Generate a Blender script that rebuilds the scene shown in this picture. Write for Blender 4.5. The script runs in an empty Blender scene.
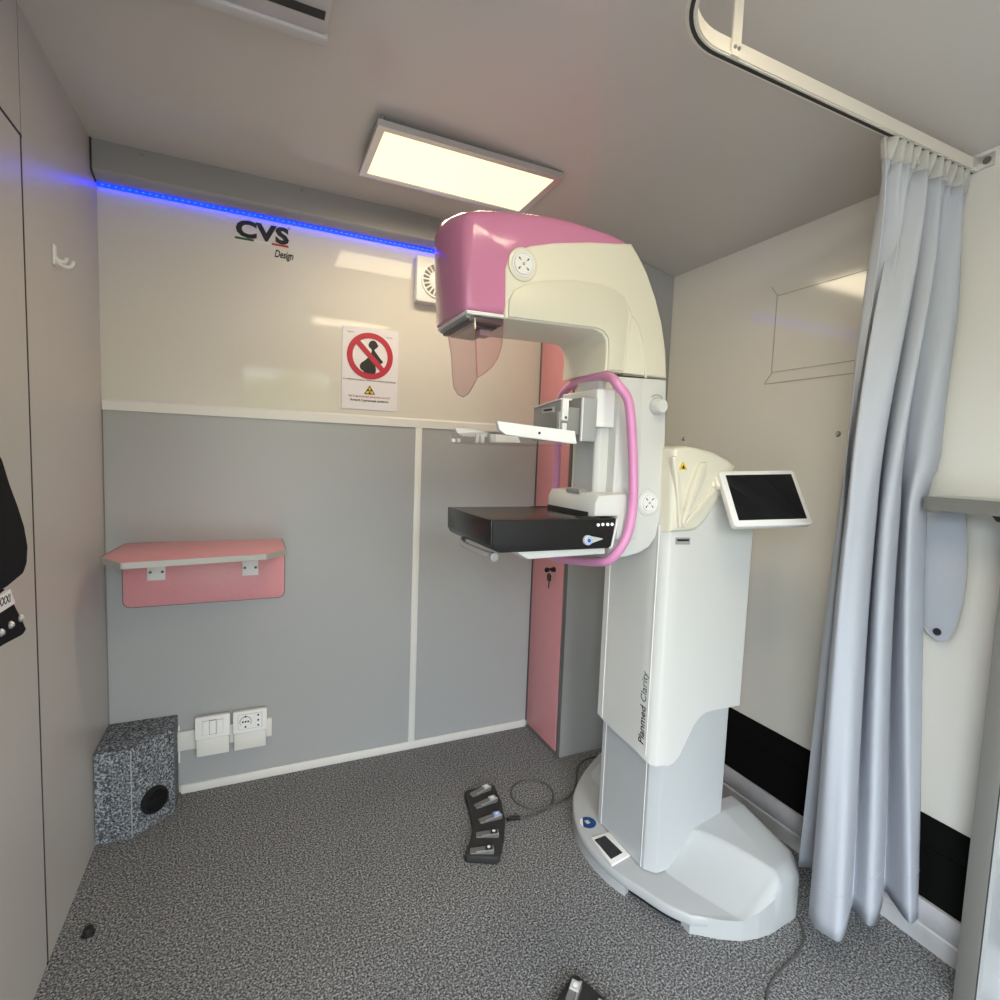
import bpy, bmesh, math, random
from mathutils import Vector, Matrix
random.seed(7)
D = bpy.data
SC = bpy.context.scene
COL = SC.collection
PI = math.pi

# ------------------------------------------------------------------ materials
def new_mat(name):
    m = D.materials.new(name); m.use_nodes = True
    return m, m.node_tree.nodes, m.node_tree.links, m.node_tree.nodes['Principled BSDF']

def mat(name, col, rough=.5, metal=0., spec=.5, coat=0., bump=0., bscale=200., var=0., emit=None, estr=0.):
    m, n, l, b = new_mat(name)
    b.inputs['Base Color'].default_value = (*col, 1)
    b.inputs['Roughness'].default_value = rough
    b.inputs['Metallic'].default_value = metal
    b.inputs['Specular IOR Level'].default_value = spec
    b.inputs['Coat Weight'].default_value = coat
    b.inputs['Coat Roughness'].default_value = .05
    if emit:
        b.inputs['Emission Color'].default_value = (*emit, 1)
        b.inputs['Emission Strength'].default_value = estr
    tc = n.new('ShaderNodeTexCoord')
    nz = n.new('ShaderNodeTexNoise'); nz.inputs['Scale'].default_value = bscale
    nz.inputs['Detail'].default_value = 3
    l.new(tc.outputs['Object'], nz.inputs['Vector'])
    if var:
        mx = n.new('ShaderNodeMixRGB'); mx.blend_type = 'MIX'
        mx.inputs[1].default_value = tuple(c*(1-var) for c in col)+(1,)
        mx.inputs[2].default_value = tuple(min(1, c*(1+var)) for c in col)+(1,)
        l.new(nz.outputs['Fac'], mx.inputs[0]); l.new(mx.outputs[0], b.inputs['Base Color'])
    if bump:
        bp = n.new('ShaderNodeBump'); bp.inputs['Strength'].default_value = bump; bp.inputs['Distance'].default_value = .002
        l.new(nz.outputs['Fac'], bp.inputs['Height']); l.new(bp.outputs['Normal'], b.inputs['Normal'])
    return m

def clear_mat(name, tint, rough=.03, gl=.06):
    m = D.materials.new(name); m.use_nodes = True
    n, l = m.node_tree.nodes, m.node_tree.links
    n.clear()
    out = n.new('ShaderNodeOutputMaterial')
    tr = n.new('ShaderNodeBsdfTransparent'); tr.inputs[0].default_value = (*tint, 1)
    g = n.new('ShaderNodeBsdfGlossy'); g.inputs['Roughness'].default_value = rough
    lw = n.new('ShaderNodeLayerWeight'); lw.inputs[0].default_value = .25
    fr = n.new('ShaderNodeMath'); fr.operation = 'MULTIPLY_ADD'; fr.inputs[1].default_value = .5; fr.inputs[2].default_value = gl*.5; l.new(lw.outputs['Facing'], fr.inputs[0])
    mx = n.new('ShaderNodeMixShader')
    l.new(fr.outputs[0], mx.inputs[0]); l.new(tr.outputs[0], mx.inputs[1]); l.new(g.outputs[0], mx.inputs[2])
    l.new(mx.outputs[0], out.inputs[0])
    return m

def carpet_mat(name, lo, mid, hi, scale):
    m, n, l, b = new_mat(name)
    tc = n.new('ShaderNodeTexCoord')
    nz = n.new('ShaderNodeTexNoise'); nz.inputs['Scale'].default_value = scale
    nz.inputs['Detail'].default_value = 3; nz.inputs['Roughness'].default_value = .8
    l.new(tc.outputs['Object'], nz.inputs['Vector'])
    r = n.new('ShaderNodeValToRGB')
    e = r.color_ramp.elements
    e[0].position = .39; e[0].color = (*lo, 1)
    e[1].position = .62; e[1].color = (*hi, 1)
    k = e.new(.5); k.color = (*mid, 1)
    l.new(nz.outputs['Fac'], r.inputs[0])
    n2 = n.new('ShaderNodeTexNoise'); n2.inputs['Scale'].default_value = 4.; n2.inputs['Detail'].default_value = 4
    l.new(tc.outputs['Object'], n2.inputs['Vector'])
    mr = n.new('ShaderNodeMapRange'); mr.inputs[3].default_value = .88; mr.inputs[4].default_value = 1.12
    l.new(n2.outputs['Fac'], mr.inputs[0])
    mx = n.new('ShaderNodeMixRGB'); mx.blend_type = 'MULTIPLY'; mx.inputs[0].default_value = 1
    l.new(r.outputs[0], mx.inputs[1]); l.new(mr.outputs[0], mx.inputs[2])
    l.new(mx.outputs[0], b.inputs['Base Color'])
    bp = n.new('ShaderNodeBump'); bp.inputs['Strength'].default_value = .35; bp.inputs['Distance'].default_value = .002
    l.new(nz.outputs['Fac'], bp.inputs['Height']); l.new(bp.outputs[0], b.inputs['Normal'])
    b.inputs['Roughness'].default_value = .75; b.inputs['Specular IOR Level'].default_value = .25
    return m

def carbon_mat(name):
    m, n, l, b = new_mat(name)
    tc = n.new('ShaderNodeTexCoord')
    mp = n.new('ShaderNodeMapping'); mp.inputs['Rotation'].default_value = (0, PI/4, 0)
    l.new(tc.outputs['Object'], mp.inputs['Vector'])
    ch = n.new('ShaderNodeTexChecker'); ch.inputs['Scale'].default_value = 300
    ch.inputs[1].default_value = (.004, .004, .004, 1); ch.inputs[2].default_value = (.015, .0145, .014, 1)
    l.new(mp.outputs[0], ch.inputs[0]); l.new(ch.outputs[0], b.inputs['Base Color'])
    b.inputs['Roughness'].default_value = .5; b.inputs['Specular IOR Level'].default_value = .25
    return m

M = {}
M['ceil'] = mat('ceiling_laminate', (0.57, 0.54, 0.5), .10, spec=.45, bump=.04, bscale=6)
M['wall_gloss'] = mat('glossy_white_laminate', (0.66, 0.625, 0.565), .05, spec=.2, bump=.03, bscale=5)
M['wall_right'] = mat('right_wall_laminate', (0.67, 0.655, 0.61), .09, spec=.42, bump=.03, bscale=5)
M['wall_left'] = mat('left_wall_laminate', (0.49, 0.465, 0.44), .33, spec=.4, bump=.05, bscale=300, var=.03)
M['panel'] = mat('grey_laminate', (0.375, 0.378, 0.378), .3, spec=.4, bump=.05, bscale=300, var=.02)
M['bulk'] = mat('bulkhead_grey', (.28, .27, .255), .35, bump=.04, bscale=200)
M['cabgrey'] = mat('cabinet_grey', (.37, .37, .36), .3, spec=.4, bump=.05, bscale=300, var=.02)
M['bulkl'] = mat('pale_grey_shell', (.50, .47, .46), .4)
M['greyl2'] = mat('counter_grey', (.42, .41, .39), .4)
M['bluel'] = mat('pale_blue', (.30, .42, .75), .35)
M['clearish'] = mat('smoky_acrylic', (.42, .42, .41), .15, coat=.4)
M['trimw'] = mat('white_trim', (.72, .70, .66), .35)
M['trimg'] = mat('dark_edging', (.13, .125, .12), .4)
M['seam'] = mat('seam_black', (.02, .02, .02), .6)
M['seamg'] = mat('seam_grey', (.25, .23, .21), .6)
M['pinklam'] = mat('pink_laminate', (0.68, 0.29, 0.31), .35, spec=.4, var=.05, bscale=90, bump=.04)
M['alu'] = mat('aluminium', (.62, .62, .61), .35, metal=.85, bump=.1, bscale=120)
M['alurail'] = mat('painted_rail', (.72, .68, .60), .3, metal=.2)
M['steel'] = mat('brushed_steel', (.5, .5, .5), .3, metal=.9)
M['greyprof'] = mat('grey_profile', (.20, .195, .18), .45, metal=.3)
M['skirt'] = mat('silver_skirting', (.62, .62, .64), .38, metal=.3, var=.18, bscale=18)
M['rubber'] = mat('black_rubber', (.004, .004, .004), .9, spec=.1)
M['black'] = mat('black_plastic', (.012, .012, .013), .35, bump=.05)
M['blackmat'] = mat('black_matte', (.018, .018, .018), .7, bump=.2, bscale=400)
M['screen'] = mat('dark_glass', (.006, .007, .008), .05, spec=.5, coat=.4)
M['white'] = mat('white_plastic', (.78, .775, .76), .35, spec=.45, bump=.02)
M['cream'] = mat('cream_paint', (0.72, 0.68, 0.56), .3, spec=.45, coat=.15)
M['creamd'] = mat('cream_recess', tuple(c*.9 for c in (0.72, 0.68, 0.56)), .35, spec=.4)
M['mwhite'] = mat('machine_white', (0.63, 0.63, 0.605), .32, spec=.45, coat=.1)
M['mgrey'] = mat('machine_grey', (0.44, 0.455, 0.465), .4, spec=.4)
M['mgrey2'] = mat('machine_base_grey', (0.42, 0.435, 0.44), .35, spec=.45)
M['pink'] = mat('pink_lacquer', (0.57, 0.21, 0.35), .14, spec=.3, coat=.12)
M['pinkh'] = mat('pink_handle', (0.68, 0.27, 0.5), .3, spec=.5, coat=.2)
M['greypl'] = mat('grey_plastic', (.27, .27, .26), .4)
M['greyl'] = mat('light_grey_plastic', (.5, .5, .48), .4)
M['carbon'] = carbon_mat('carbon_weave')
M['tabletop'] = mat('table_top_black', (.012, .012, .012), .24, spec=.4)
M['pinkedge'] = mat('shield_rim', (.45, .25, .28), .3)
M['clear'] = clear_mat('clear_acrylic', (.96, .955, .95), gl=.05)
M['pinkclear'] = clear_mat('pink_acrylic', (.94, .82, .845))
M['keygrey'] = mat('pedal_grey', (.14, .14, .135), .35)
M['greymid'] = mat('mid_grey_plastic', (.36, .37, .36), .4)
M['seaml'] = mat('seam_light', (.36, .34, .31), .6)
M['chamf'] = mat('bulkhead_lip', (.33, .32, .32), .35)
M['label'] = mat('label_grey', (.33, .33, .33), .5)
M['ink'] = mat('ink_black', (.01, .01, .012), .5)
M['inkg'] = mat('ink_grey', (.12, .12, .12), .5)
M['red'] = mat('sign_red', (.45, .02, .04), .45)
M['green'] = mat('flag_green', (.01, .09, .03), .45)
M['yellow'] = mat('hazard_yellow', (.75, .50, .02), .45)
M['paper'] = mat('paper', (.74, .71, .74), .5, var=.02, bscale=60)
M['blue'] = mat('sticker_blue', (.01, .06, .2), .4)
M['bluedot'] = mat('button_blue', (.03, .10, .35), .3)
M['dot'] = mat('white_button', (.9, .88, .9), .3, emit=(1, .95, 1), estr=.25)
M['curtain'] = mat('curtain_fabric', (0.405, 0.425, 0.475), .85, spec=.15, bump=.35, bscale=500, var=.03)
M['tape'] = mat('curtain_tape', (.42, .415, .39), .8, var=.15, bscale=250)
M['edgemetal'] = mat('satin_edge', (.42, .41, .38), .5, metal=.2)
M['colli'] = mat('dark_collimator', (.09, .075, .085), .4)
M['cable'] = mat('grey_cable', (.075, .075, .075), .5)
M['cloth'] = mat('black_cloth', (.008, .008, .010), .9, spec=.15, bump=.6, bscale=500)
M['floor'] = carpet_mat('speckled_carpet', (.020, .020, .020), (0.125, 0.126, 0.127), (0.43, 0.435, 0.435), 185)
M['boxcarpet'] = carpet_mat('box_carpet', (.03, .032, .035), (.12, .13, .14), (.44, .465, .50), 150)
M['lamp'] = mat('lamp_diffuser', (.9, .85, .7), .4, emit=(1., .83, .50), estr=1.15)
M['led'] = mat('blue_led', (.02, .05, .4), .4, emit=(.0, .010, 1.), estr=6.5)
M['leddot'] = mat('blue_led_dot', (.1, .3, .8), .4, emit=(.004, .035, 1.), estr=6.5)
M['ground'] = mat('pavement', (.22, .215, .2), .8, var=.3, bscale=8, bump=.3)

# ------------------------------------------------------------------ mesh helpers
class MB:
    def __init__(s): s.bm = bmesh.new()
    def verts(s, vs): return [s.bm.verts.new(v) for v in vs]
    def box(s, a, b, bev=0., seg=2):
        t = bmesh.new()
        bmesh.ops.create_cube(t, size=1)
        a, b = Vector(a), Vector(b)
        for v in t.verts:
            v.co = Vector(((a[i]+b[i])/2 + v.co[i]*(b[i]-a[i])) for i in range(3))
        if bev: bmesh.ops.bevel(t, geom=t.edges[:], offset=bev, segments=seg, profile=.5, affect='EDGES')
        s.add(t); return s
    def add(s, t, mtx=None):
        me = D.meshes.new('tmp'); 
        if mtx is not None: bmesh.ops.transform(t, matrix=mtx, verts=t.verts[:])
        t.to_mesh(me); t.free(); s.bm.from_mesh(me); D.meshes.remove(me)
    def prism(s, pts, axis, lo, hi, bev=0., seg=2):
        """pts: 2-D outline; axis 'x' (pts are y,z), 'y' (x,z), 'z' (x,y); extruded lo..hi"""
        t = bmesh.new()
        f = {'x': lambda p, h: (h, p[0], p[1]), 'y': lambda p, h: (p[0], h, p[1]), 'z': lambda p, h: (p[0], p[1], h)}[axis]
        A = [t.verts.new(f(p, lo)) for p in pts]; B = [t.verts.new(f(p, hi)) for p in pts]
        n = len(pts)
        fa = t.faces.new(A); fb = t.faces.new(B[::-1])
        for i in range(n): t.faces.new((A[i], B[i], B[(i+1) % n], A[(i+1) % n]))
        bmesh.ops.recalc_face_normals(t, faces=t.faces[:])
        if bev:
            ed = list({e for fc in (fa, fb) for e in fc.edges})
            bmesh.ops.bevel(t, geom=ed, offset=bev, segments=seg, profile=.5, affect='EDGES', clamp_overlap=True)
        s.add(t); return s
    def loft(s, rings, cap=True, closed=True):
        t = bmesh.new()
        R = [[t.verts.new(v) for v in r] for r in rings]
        n = len(R[0])
        for a, b in zip(R, R[1:]):
            for i in range(n if closed else n-1):
                t.faces.new((a[i], a[(i+1) % n], b[(i+1) % n], b[i]))
        if cap and closed:
            t.faces.new(R[0][::-1]); t.faces.new(R[-1])
        bmesh.ops.recalc_face_normals(t, faces=t.faces[:])
        s.add(t); return s
    def tube(s, path, r, n=12, closed=False, smooth=0):
        P = [Vector(p) for p in path]
        if smooth: P = catmull(P, smooth, closed)
        rings = []; m = len(P); up = None
        for i, p in enumerate(P):
            a = P[(i-1) % m] if (closed or i > 0) else p
            b = P[(i+1) % m] if (closed or i < m-1) else p
            d = (b-a).normalized()
            if up is None:
                up = Vector((0, 0, 1)) if abs(d.z) < .9 else Vector((1, 0, 0))
            u = (up - d*up.dot(d)).normalized(); v = d.cross(u); up = u
            rr = r(i/(m-1)) if callable(r) else r
            rings.append([p + (u*math.cos(2*PI*k/n) + v*math.sin(2*PI*k/n))*rr for k in range(n)])
        if closed:
            t = bmesh.new(); R = [[t.verts.new(q) for q in g] for g in rings]
            # match the seam
            best = min(range(n), key=lambda k: (rings[0][k]-rings[-1][0]).length)
            for i in range(m):
                A, B = R[i], R[(i+1) % m]; off = best if i == m-1 else 0
                for k in range(n):
                    t.faces.new((A[k], A[(k+1) % n], B[(k+1+off) % n], B[(k+off) % n]))
            bmesh.ops.recalc_face_normals(t, faces=t.faces[:]); s.add(t)
        else: s.loft(rings)
        return s
    def lathe(s, prof, origin, axis='z', n=32):
        """prof: (radius, height) list"""
        o = Vector(origin)
        f = {'z': lambda r, a, h: Vector((r*math.cos(a), r*math.sin(a), h)),
             'y': lambda r, a, h: Vector((r*math.cos(a), h, r*math.sin(a))),
             'x': lambda r, a, h: Vector((h, r*math.cos(a), r*math.sin(a)))}[axis]
        s.loft([[o + f(max(r, 1e-5), 2*PI*k/n, h) for k in range(n)] for r, h in prof]); return s
    def ring(s, c, r0, r1, axis, lo, hi, n=40):
        prof = [(r0, lo), (r1, lo), (r1, hi), (r0, hi), (r0, lo)]
        o = Vector(c); t = bmesh.new()
        f = {'z': lambda r, a, h: Vector((r*math.cos(a), r*math.sin(a), h)),
             'y': lambda r, a, h: Vector((r*math.cos(a), h, r*math.sin(a))),
             'x': lambda r, a, h: Vector((h, r*math.cos(a), r*math.sin(a)))}[axis]
        R = [[t.verts.new(o+f(r, 2*PI*k/n, h)) for k in range(n)] for r, h in prof[:4]]
        for j in range(4):
            A, B = R[j], R[(j+1) % 4]
            for k in range(n): t.faces.new((A[k], A[(k+1) % n], B[(k+1) % n], B[k]))
        bmesh.ops.recalc_face_normals(t, faces=t.faces[:]); s.add(t); return s

def catmull(P, k, closed=False):
    out = []; n = len(P)
    for i in range(n if closed else n-1):
        g = (lambda j: P[j % n]) if closed else (lambda j: P[min(max(j, 0), n-1)])
        a, b, c, d = g(i-1), g(i), g(i+1), g(i+2)
        for q in range(k):
            t = q/k
            out.append(.5*((2*b)+(c-a)*t+(2*a-5*b+4*c-d)*t*t+(3*b-a-3*c+d)*t**3))
    if not closed: out.append(P[-1])
    return out

def smooth2(pts, k=6, closed=False):
    return [(v.x, v.y) for v in catmull([Vector((p[0], p[1], 0)) for p in pts], k, closed)]

def rrect(x0, y0, x1, y1, r, n=5):
    o = []
    for cx, cy, a in ((x1-r, y1-r, 0), (x0+r, y1-r, PI/2), (x0+r, y0+r, PI), (x1-r, y0+r, 1.5*PI)):
        for k in range(n+1):
            t = a + PI/2*k/n; o.append((cx+r*math.cos(t), cy+r*math.sin(t)))
    return o

def obj(name, mb, m, parent=None, bev=0., seg=3, ang=35, sub=0):
    bm = mb.bm if isinstance(mb, MB) else mb
    bmesh.ops.remove_doubles(bm, verts=bm.verts[:], dist=1e-6)
    if parent is not None:
        w = Vector((0, 0, 0)); q = parent
        while q is not None: w += q.location; q = q.parent
        bmesh.ops.translate(bm, vec=-w, verts=bm.verts[:])
    me = D.meshes.new(name); bm.to_mesh(me); bm.free()
    for p in me.polygons: p.use_smooth = True
    me.set_sharp_from_angle(angle=math.radians(ang))
    me.materials.append(M[m])
    o = D.objects.new(name, me); COL.objects.link(o)
    if parent is not None: o.parent = parent
    if sub:
        s = o.modifiers.new('sub', 'SUBSURF'); s.levels = s.render_levels = sub
    if bev:
        b = o.modifiers.new('bevel', 'BEVEL'); b.width = bev; b.segments = seg; b.limit_method = 'ANGLE'; b.angle_limit = math.radians(30)
        b.harden_normals = True
    return o

def tag(o, label, cat, group=None):
    o['label'] = label; o['category'] = cat
    if group: o['group'] = group
    return o

def thing(name, label, cat, loc=(0, 0, 0), group=None):
    o = D.objects.new(name, None); COL.objects.link(o); o.location = loc
    o.empty_display_size = .05
    return tag(o, label, cat, group)

def struct(name, mb, m, parent=None, **k):
    o = obj(name, mb, m, parent, **k)
    if parent is None: o['kind'] = 'structure'
    return o

def text_bm(body, size, fn, depth=.0006, off=0., shear=0., space=1., align='LEFT'):
    """text laid out in (u, v, h), mapped by fn to the world"""
    cu = D.curves.new('t', 'FONT'); cu.body = body; cu.size = size; cu.extrude = depth/2; cu.offset = off
    cu.shear = shear; cu.space_character = space; cu.align_x = align; cu.resolution_u = 3
    to = D.objects.new('t', cu); COL.objects.link(to)
    dg = bpy.context.evaluated_depsgraph_get()
    me = D.meshes.new_from_object(to.evaluated_get(dg))
    D.objects.remove(to); D.curves.remove(cu)
    mb = MB(); mb.bm.from_mesh(me); D.meshes.remove(me)
    for v in mb.bm.verts: v.co = fn(v.co.x, v.co.y, v.co.z+depth/2)
    bmesh.ops.recalc_face_normals(mb.bm, faces=mb.bm.faces[:])
    return mb

# ------------------------------------------------------------------ the room
W, H, YB = 2.114, 2.2, -3.4
def zc(x):                                   # the roof bows down towards the outer wall
    return H if x < .94 else H - .0893*(x-.94)**2
fl = MB().box((-.1, YB-.1, -.08), (W+.1, .1, 0))
struct('floor', fl, 'floor')
xs = [-.1+.05*i for i in range(21)] + [.94+.04*i for i in range(1, 33)]
rc = [(x, zc(x)) for x in xs] + [(xs[-1], H+.15), (xs[0], H+.15)]
struct('ceiling', MB().prism(rc, 'y', YB-.1, .1), 'ceil', ang=20)
wb = struct('wall_back', MB().box((-.1, 0, 0), (W+.1, .08, H)), 'wall_gloss')
ZM = 1.381
lp = obj('lower_panel', MB().box((0.004, -.008, .03), (1.062, 0, ZM)), 'panel', wb)
lp = obj('lower_panel', MB().box((1.09, -.008, .03), (1.631, 0, ZM)), 'panel', wb)
struct('trim_1', MB().prism([(-.002, ZM), (-.012, ZM), (-.012, ZM+.03), (-.004, ZM+.038), (-.002, ZM+.038)], 'x', .002, 1.631), 'trimw')
struct('trim_2', MB().box((1.062, -.012, .03), (1.09, -.002, ZM), .002), 'trimw')
struct('baseboard_back', MB().box((.215, -.014, 0), (1.631, -.002, .032), .002), 'trimw')
wl = struct('wall_left', MB().box((-.1, -2.42, 0), (0, 0, H)).box((-.1, YB, 2.02), (0, -2.42, H)).box((-.1, YB, 0), (0, -3.32, 2.02)), 'wall_left')
obj('corner_seal', MB().box((0, -.004, 0), (.003, -.0, 1.38)), 'seamg', wl)
obj('panel_seam', MB().box((-.001, -.6315, 1.93), (.0008, -.6302, H)), 'seamg', wl)
dr = struct('door_1', MB().box((-.001, -1.45, .012), (.0012, -.640, 1.922)), 'wall_left')
obj('door_gap', MB().box((-.001, -1.45, 1.922), (.002, -.632, 1.928)).box((-.001, -.641, .0), (.002, -.635, 1.928)), 'seam', dr)
wr = struct('wall_right', MB().box((W, YB, 0), (W+.1, .1, H)), 'wall_right')
obj('rubber_band', MB().box((W-.004, -2.4, .125), (W, -.304, .353)).box((W-.008, -2.4, .262), (W, -.304, .270)), 'rubber', wr)
struct('baseboard_right', MB().prism([(W, 0), (W-.012, 0), (W-.012, .05), (W-.008, .055), (W-.016, .07), (W-.018, .1), (W-.012, .124), (W, .126)], 'y', -2.4, -.304), 'skirt')
# hatch in the right wall
hm = MB()
yo0, yo1, zo0, zo1 = -.80, -1.19, 1.568, 1.905
yi0, yi1, zi0, zi1 = -.83, -1.15, 1.605, 1.865
hq = obj('hatch_panel', MB().box((W-.004, yi1, zi0), (W, yi0, zi1)), 'wall_right', wr)
t = .0022
hs = MB().box((W-.0052, yi1, zi1), (W, yi0+t, zi1+t)).box((W-.0052, yi0, zi0), (W, yi0+t, zi1))
hs.box((W-.002, yo1, zo0-t), (W, yo0, zo0))
for (ya, za, yb, zb) in ((yi0, zi1, yo0, zo1), (yi0, zi0, yo0, zo0)):
    hs.prism([(ya, za), (yb, zb), (yb+.0014, zb), (ya+.0014, za)], 'x', W-.002, W)
obj('hatch_seam', hs, 'seaml', wr)
for i, (y, z) in enumerate(((-.421, 1.378), (-1.083, 1.384))):
    obj('wall_screw', MB().lathe([(.0, -.005), (.006, -.005), (.009, -.001), (.009, 0)], (W, y, z), 'x', 16), 'steel', wr)
# rear wall with the open doorway the daylight comes through
struct('wall_rear', MB().box((-.1, YB-.1, 0), (.36, YB, H+.1)).box((1.14, YB-.1, 0), (W+.1, YB, H+.1)).box((.36, YB-.1, 2.02), (1.14, YB, H+.1)), 'wall_right')
# bulkhead along the back wall with the blue light strip beneath
bk = struct('trim_3', MB().prism([(-.001, H), (-.076, H), (-.076, 2.112), (-.072, 2.107), (-.03, 2.098), (-.001, 2.098)], 'x', .002, 1.630), 'bulk')
obj('chamfer', MB().prism([(-.0765, 2.1135), (-.0765, 2.1105), (-.072, 2.1055), (-.028, 2.0965), (-.028, 2.0985)], 'x', .006, 1.629), 'chamf', bk)
for x in (.135, .611, 1.09):
    obj('bolt', MB().lathe([(.0, -.004), (.005, -.004), (.007, 0)], (x, -.076, 2.188), 'y', 14), 'greypl', bk)
obj('end_seal', MB().prism([(-.082, H), (-.078, H), (-.078, 2.112), (-.03, 2.094), (-.03, 2.09), (-.082, 2.108)], 'x', .001, .005), 'seam', bk)
ls = thing('light_strip', 'glowing blue light strip along the top of the back wall under the grey bulkhead', 'light strip', (.8, -.012, 2.09))
obj('strip', MB().box((.004, -.013, 2.0885), (1.631, -.001, 2.0965)), 'led', ls)
dd = MB()
for i in range(88):
    x = .014+i*.0185; dd.box((x, -.0155, 2.0908), (x+.006, -.0128, 2.0942))
o = obj('light_dots', dd, 'leddot', ls)

# ------------------------------------------------------------------ cabinet by the back wall, keys
cx0, cy1 = 1.638, -.303
cb = thing('cabinet', 'tall grey cabinet with a narrow pink door in the corner behind the scanner', 'cabinet', (1.87, -.15, 0))
ctop = [(cx0+.004, 0), (W-.002, 0)] + [(x, zc(x)-.002) for x in (W-.002, 2.0, 1.9, 1.8, 1.7, cx0+.004)]
obj('body', MB().prism(ctop, 'y', cy1, -.025), 'cabgrey', cb)
obj('edging', MB().box((cx0-.004, cy1-.001, 0), (cx0+.006, cy1+.014, 2.148)).box((cx0-.004, -.018, .03), (cx0+.004, -.003, 2.097)).box((cx0-.002, cy1+.014, .0), (cx0+.004, -.018, .02)), 'trimg', cb)
dn = obj('door', MB().box((cx0-.006, cy1+.016, .022), (cx0+.004, -.02, 2.08), .002), 'pinklam', cb)
obj('lock', MB().lathe([(.0, -.016), (.009, -.016), (.011, -.006), (.011, 0)], (cx0-.006, -.215, .80), 'x', 18), 'black', dn)
kb = thing('key_ring', 'small bunch of black keys hanging in the pink door lock', 'keys', (cx0-.02, -.215, .76))
obj('key', MB().box((cx0-.034, -.2165, .793), (cx0-.022, -.2135, .807), .001).lathe([(.0, -.0015), (.011, -.0015), (.011, .0015), (.0, .0015)], (cx0-.044, -.215, .80), 'y', 18), 'black', kb)
obj('key', MB().prism([(-.226, .752), (-.204, .752), (-.202, .775), (-.21, .785), (-.22, .785), (-.228, .775)], 'x', cx0-.035, cx0-.028).box((cx0-.033, -.218, .72), (cx0-.030, -.213, .755)), 'black', kb)
obj('ring', MB().tube([(cx0-.032, -.215+.012*math.cos(a*PI/6), .788+.012*math.sin(a*PI/6)) for a in range(12)], .0012, 6, True), 'steel', kb)

# ------------------------------------------------------------------ things on the back wall
wy = -.0015
lg = thing('wall_logo', 'bold black lettering over a green, white and red underline, under the light strip', 'logo', (.49, 0, 2.04))
LZ = 2.018
def wallxz(x0, z0, y=0., sx=1., sl=0.):
    return lambda u, v, h: Vector((x0+u*sx, y-h, z0+v))
obj('lettering', text_bm('CVS', .076, wallxz(.399, LZ, 0, 1.25), .0012, off=.0036, shear=.0, space=1.05), 'ink', lg)
obj('underline_green', MB().box((.396, -.0012, LZ-.012), (.457, 0, LZ-.005)), 'green', lg)
obj('underline_white', MB().box((.457, -.001, LZ-.011), (.515, 0, LZ-.007)), 'trimw', lg)
obj('underline_red', MB().box((.515, -.0012, LZ-.012), (.572, 0, LZ-.005)), 'red', lg)
obj('script', text_bm('Design', .037, wallxz(.524, LZ-.052, 0, .66), .0012, off=.0006, shear=.25, space=.95), 'ink', lg)
obj('small_mark', text_bm('it', .016, wallxz(.560, LZ+.002, 0, .9), .0012, shear=.2), 'inkg', lg)
obj('registered_mark', MB().ring((.573, 0, LZ+.056), .0025, .004, 'y', -.0012, 0, 14), 'inkg', lg)

po = thing('poster', 'white warning poster with a red ringed pregnant figure on the back wall', 'poster', (.873, 0, 1.6))
px0, px1, pz0, pz1 = .767, .985, 1.441, 1.757
pw, ph = px1-px0, pz1-pz0
obj('paper', MB().box((px0, -.0025, pz0), (px1, -.0005, pz1)), 'paper', po)
def pp(u, v): return (px0+u*pw, pz0+v*ph)
ccx, ccz = pp(.49, .66); R1 = .412*pw
sy = MB()
lvs = [(.50,.845),(.535,.852),(.57,.845),(.60,.815),(.615,.79),(.60,.775),(.585,.762),(.565,.752),(.555,.735),(.575,.715),(.62,.67),(.67,.625),(.69,.61),(.685,.59),(.64,.575),(.60,.563),(.58,.555),(.575,.53),(.585,.50),(.575,.46),(.56,.425),(.39,.425),(.40,.455),(.39,.475),(.355,.49),(.335,.515),(.335,.545),(.36,.575),(.41,.605),(.47,.65),(.505,.70),(.515,.73),(.505,.75),(.475,.765),(.46,.79),(.475,.825)]
sy.prism([pp(.505+(u_-.505)*1.16, .40+(v_-.425)*1.02+.02) for u_, v_ in lvs], 'y', -.0034, -.0024)
obj('figure', sy, 'ink', po)
obj('figure_gap', MB().prism([pp(*q) for q in ((.595,.60),(.63,.605),(.60,.63))], 'y', -.0036, -.0024), 'paper', po)
rg = MB().ring((ccx, 0, ccz), R1*.76, R1, 'y', -.0042, -.0024, 56)
ca, wd, ll = -PI/4*1.02, R1*.115, R1*.82
ux, uz = math.cos(ca), math.sin(ca)
rg.prism([(ccx+ux*a*ll-uz*b*wd, ccz+uz*a*ll+ux*b*wd) for a, b in ((-1, -1), (1, -1), (1, 1), (-1, 1))], 'y', -.0044, -.0024)
obj('prohibition_ring', rg, 'red', po)
tx, tz = pp(.49, .275)
obj('warning_triangle', MB().prism([pp(.39, .19), pp(.59, .19), pp(.49, .302)], 'y', -.0034, -.0024), 'ink', po)
obj('triangle_face', MB().prism([pp(.415, .199), pp(.565, .199), pp(.49, .284)], 'y', -.0038, -.0024), 'yellow', po)
tf = MB(); c0 = pp(.49, .228)
for k in range(3):
    a0 = PI/2+2*PI/3*k+PI
    tf.prism([(c0[0]+r*math.cos(a), c0[1]+r*math.sin(a)) for r, a in ((.003, a0-.5), (.0115, a0-.5), (.012, a0), (.0115, a0+.5), (.003, a0+.5))], 'y', -.0042, -.0024)
tf.lathe([(0, -.0042), (.002, -.0042), (.002, -.0024)], (c0[0], 0, c0[1]), 'y', 12)
obj('trefoil', tf, 'ink', po)
obj('printed_text', text_bm('Le radiazioni possono essere pericolose in gravidanza', .0095, wallxz(ccx, pp(0, .352)[1], -.0026), .0005, off=.0001, align='CENTER'), 'ink', po)
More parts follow.
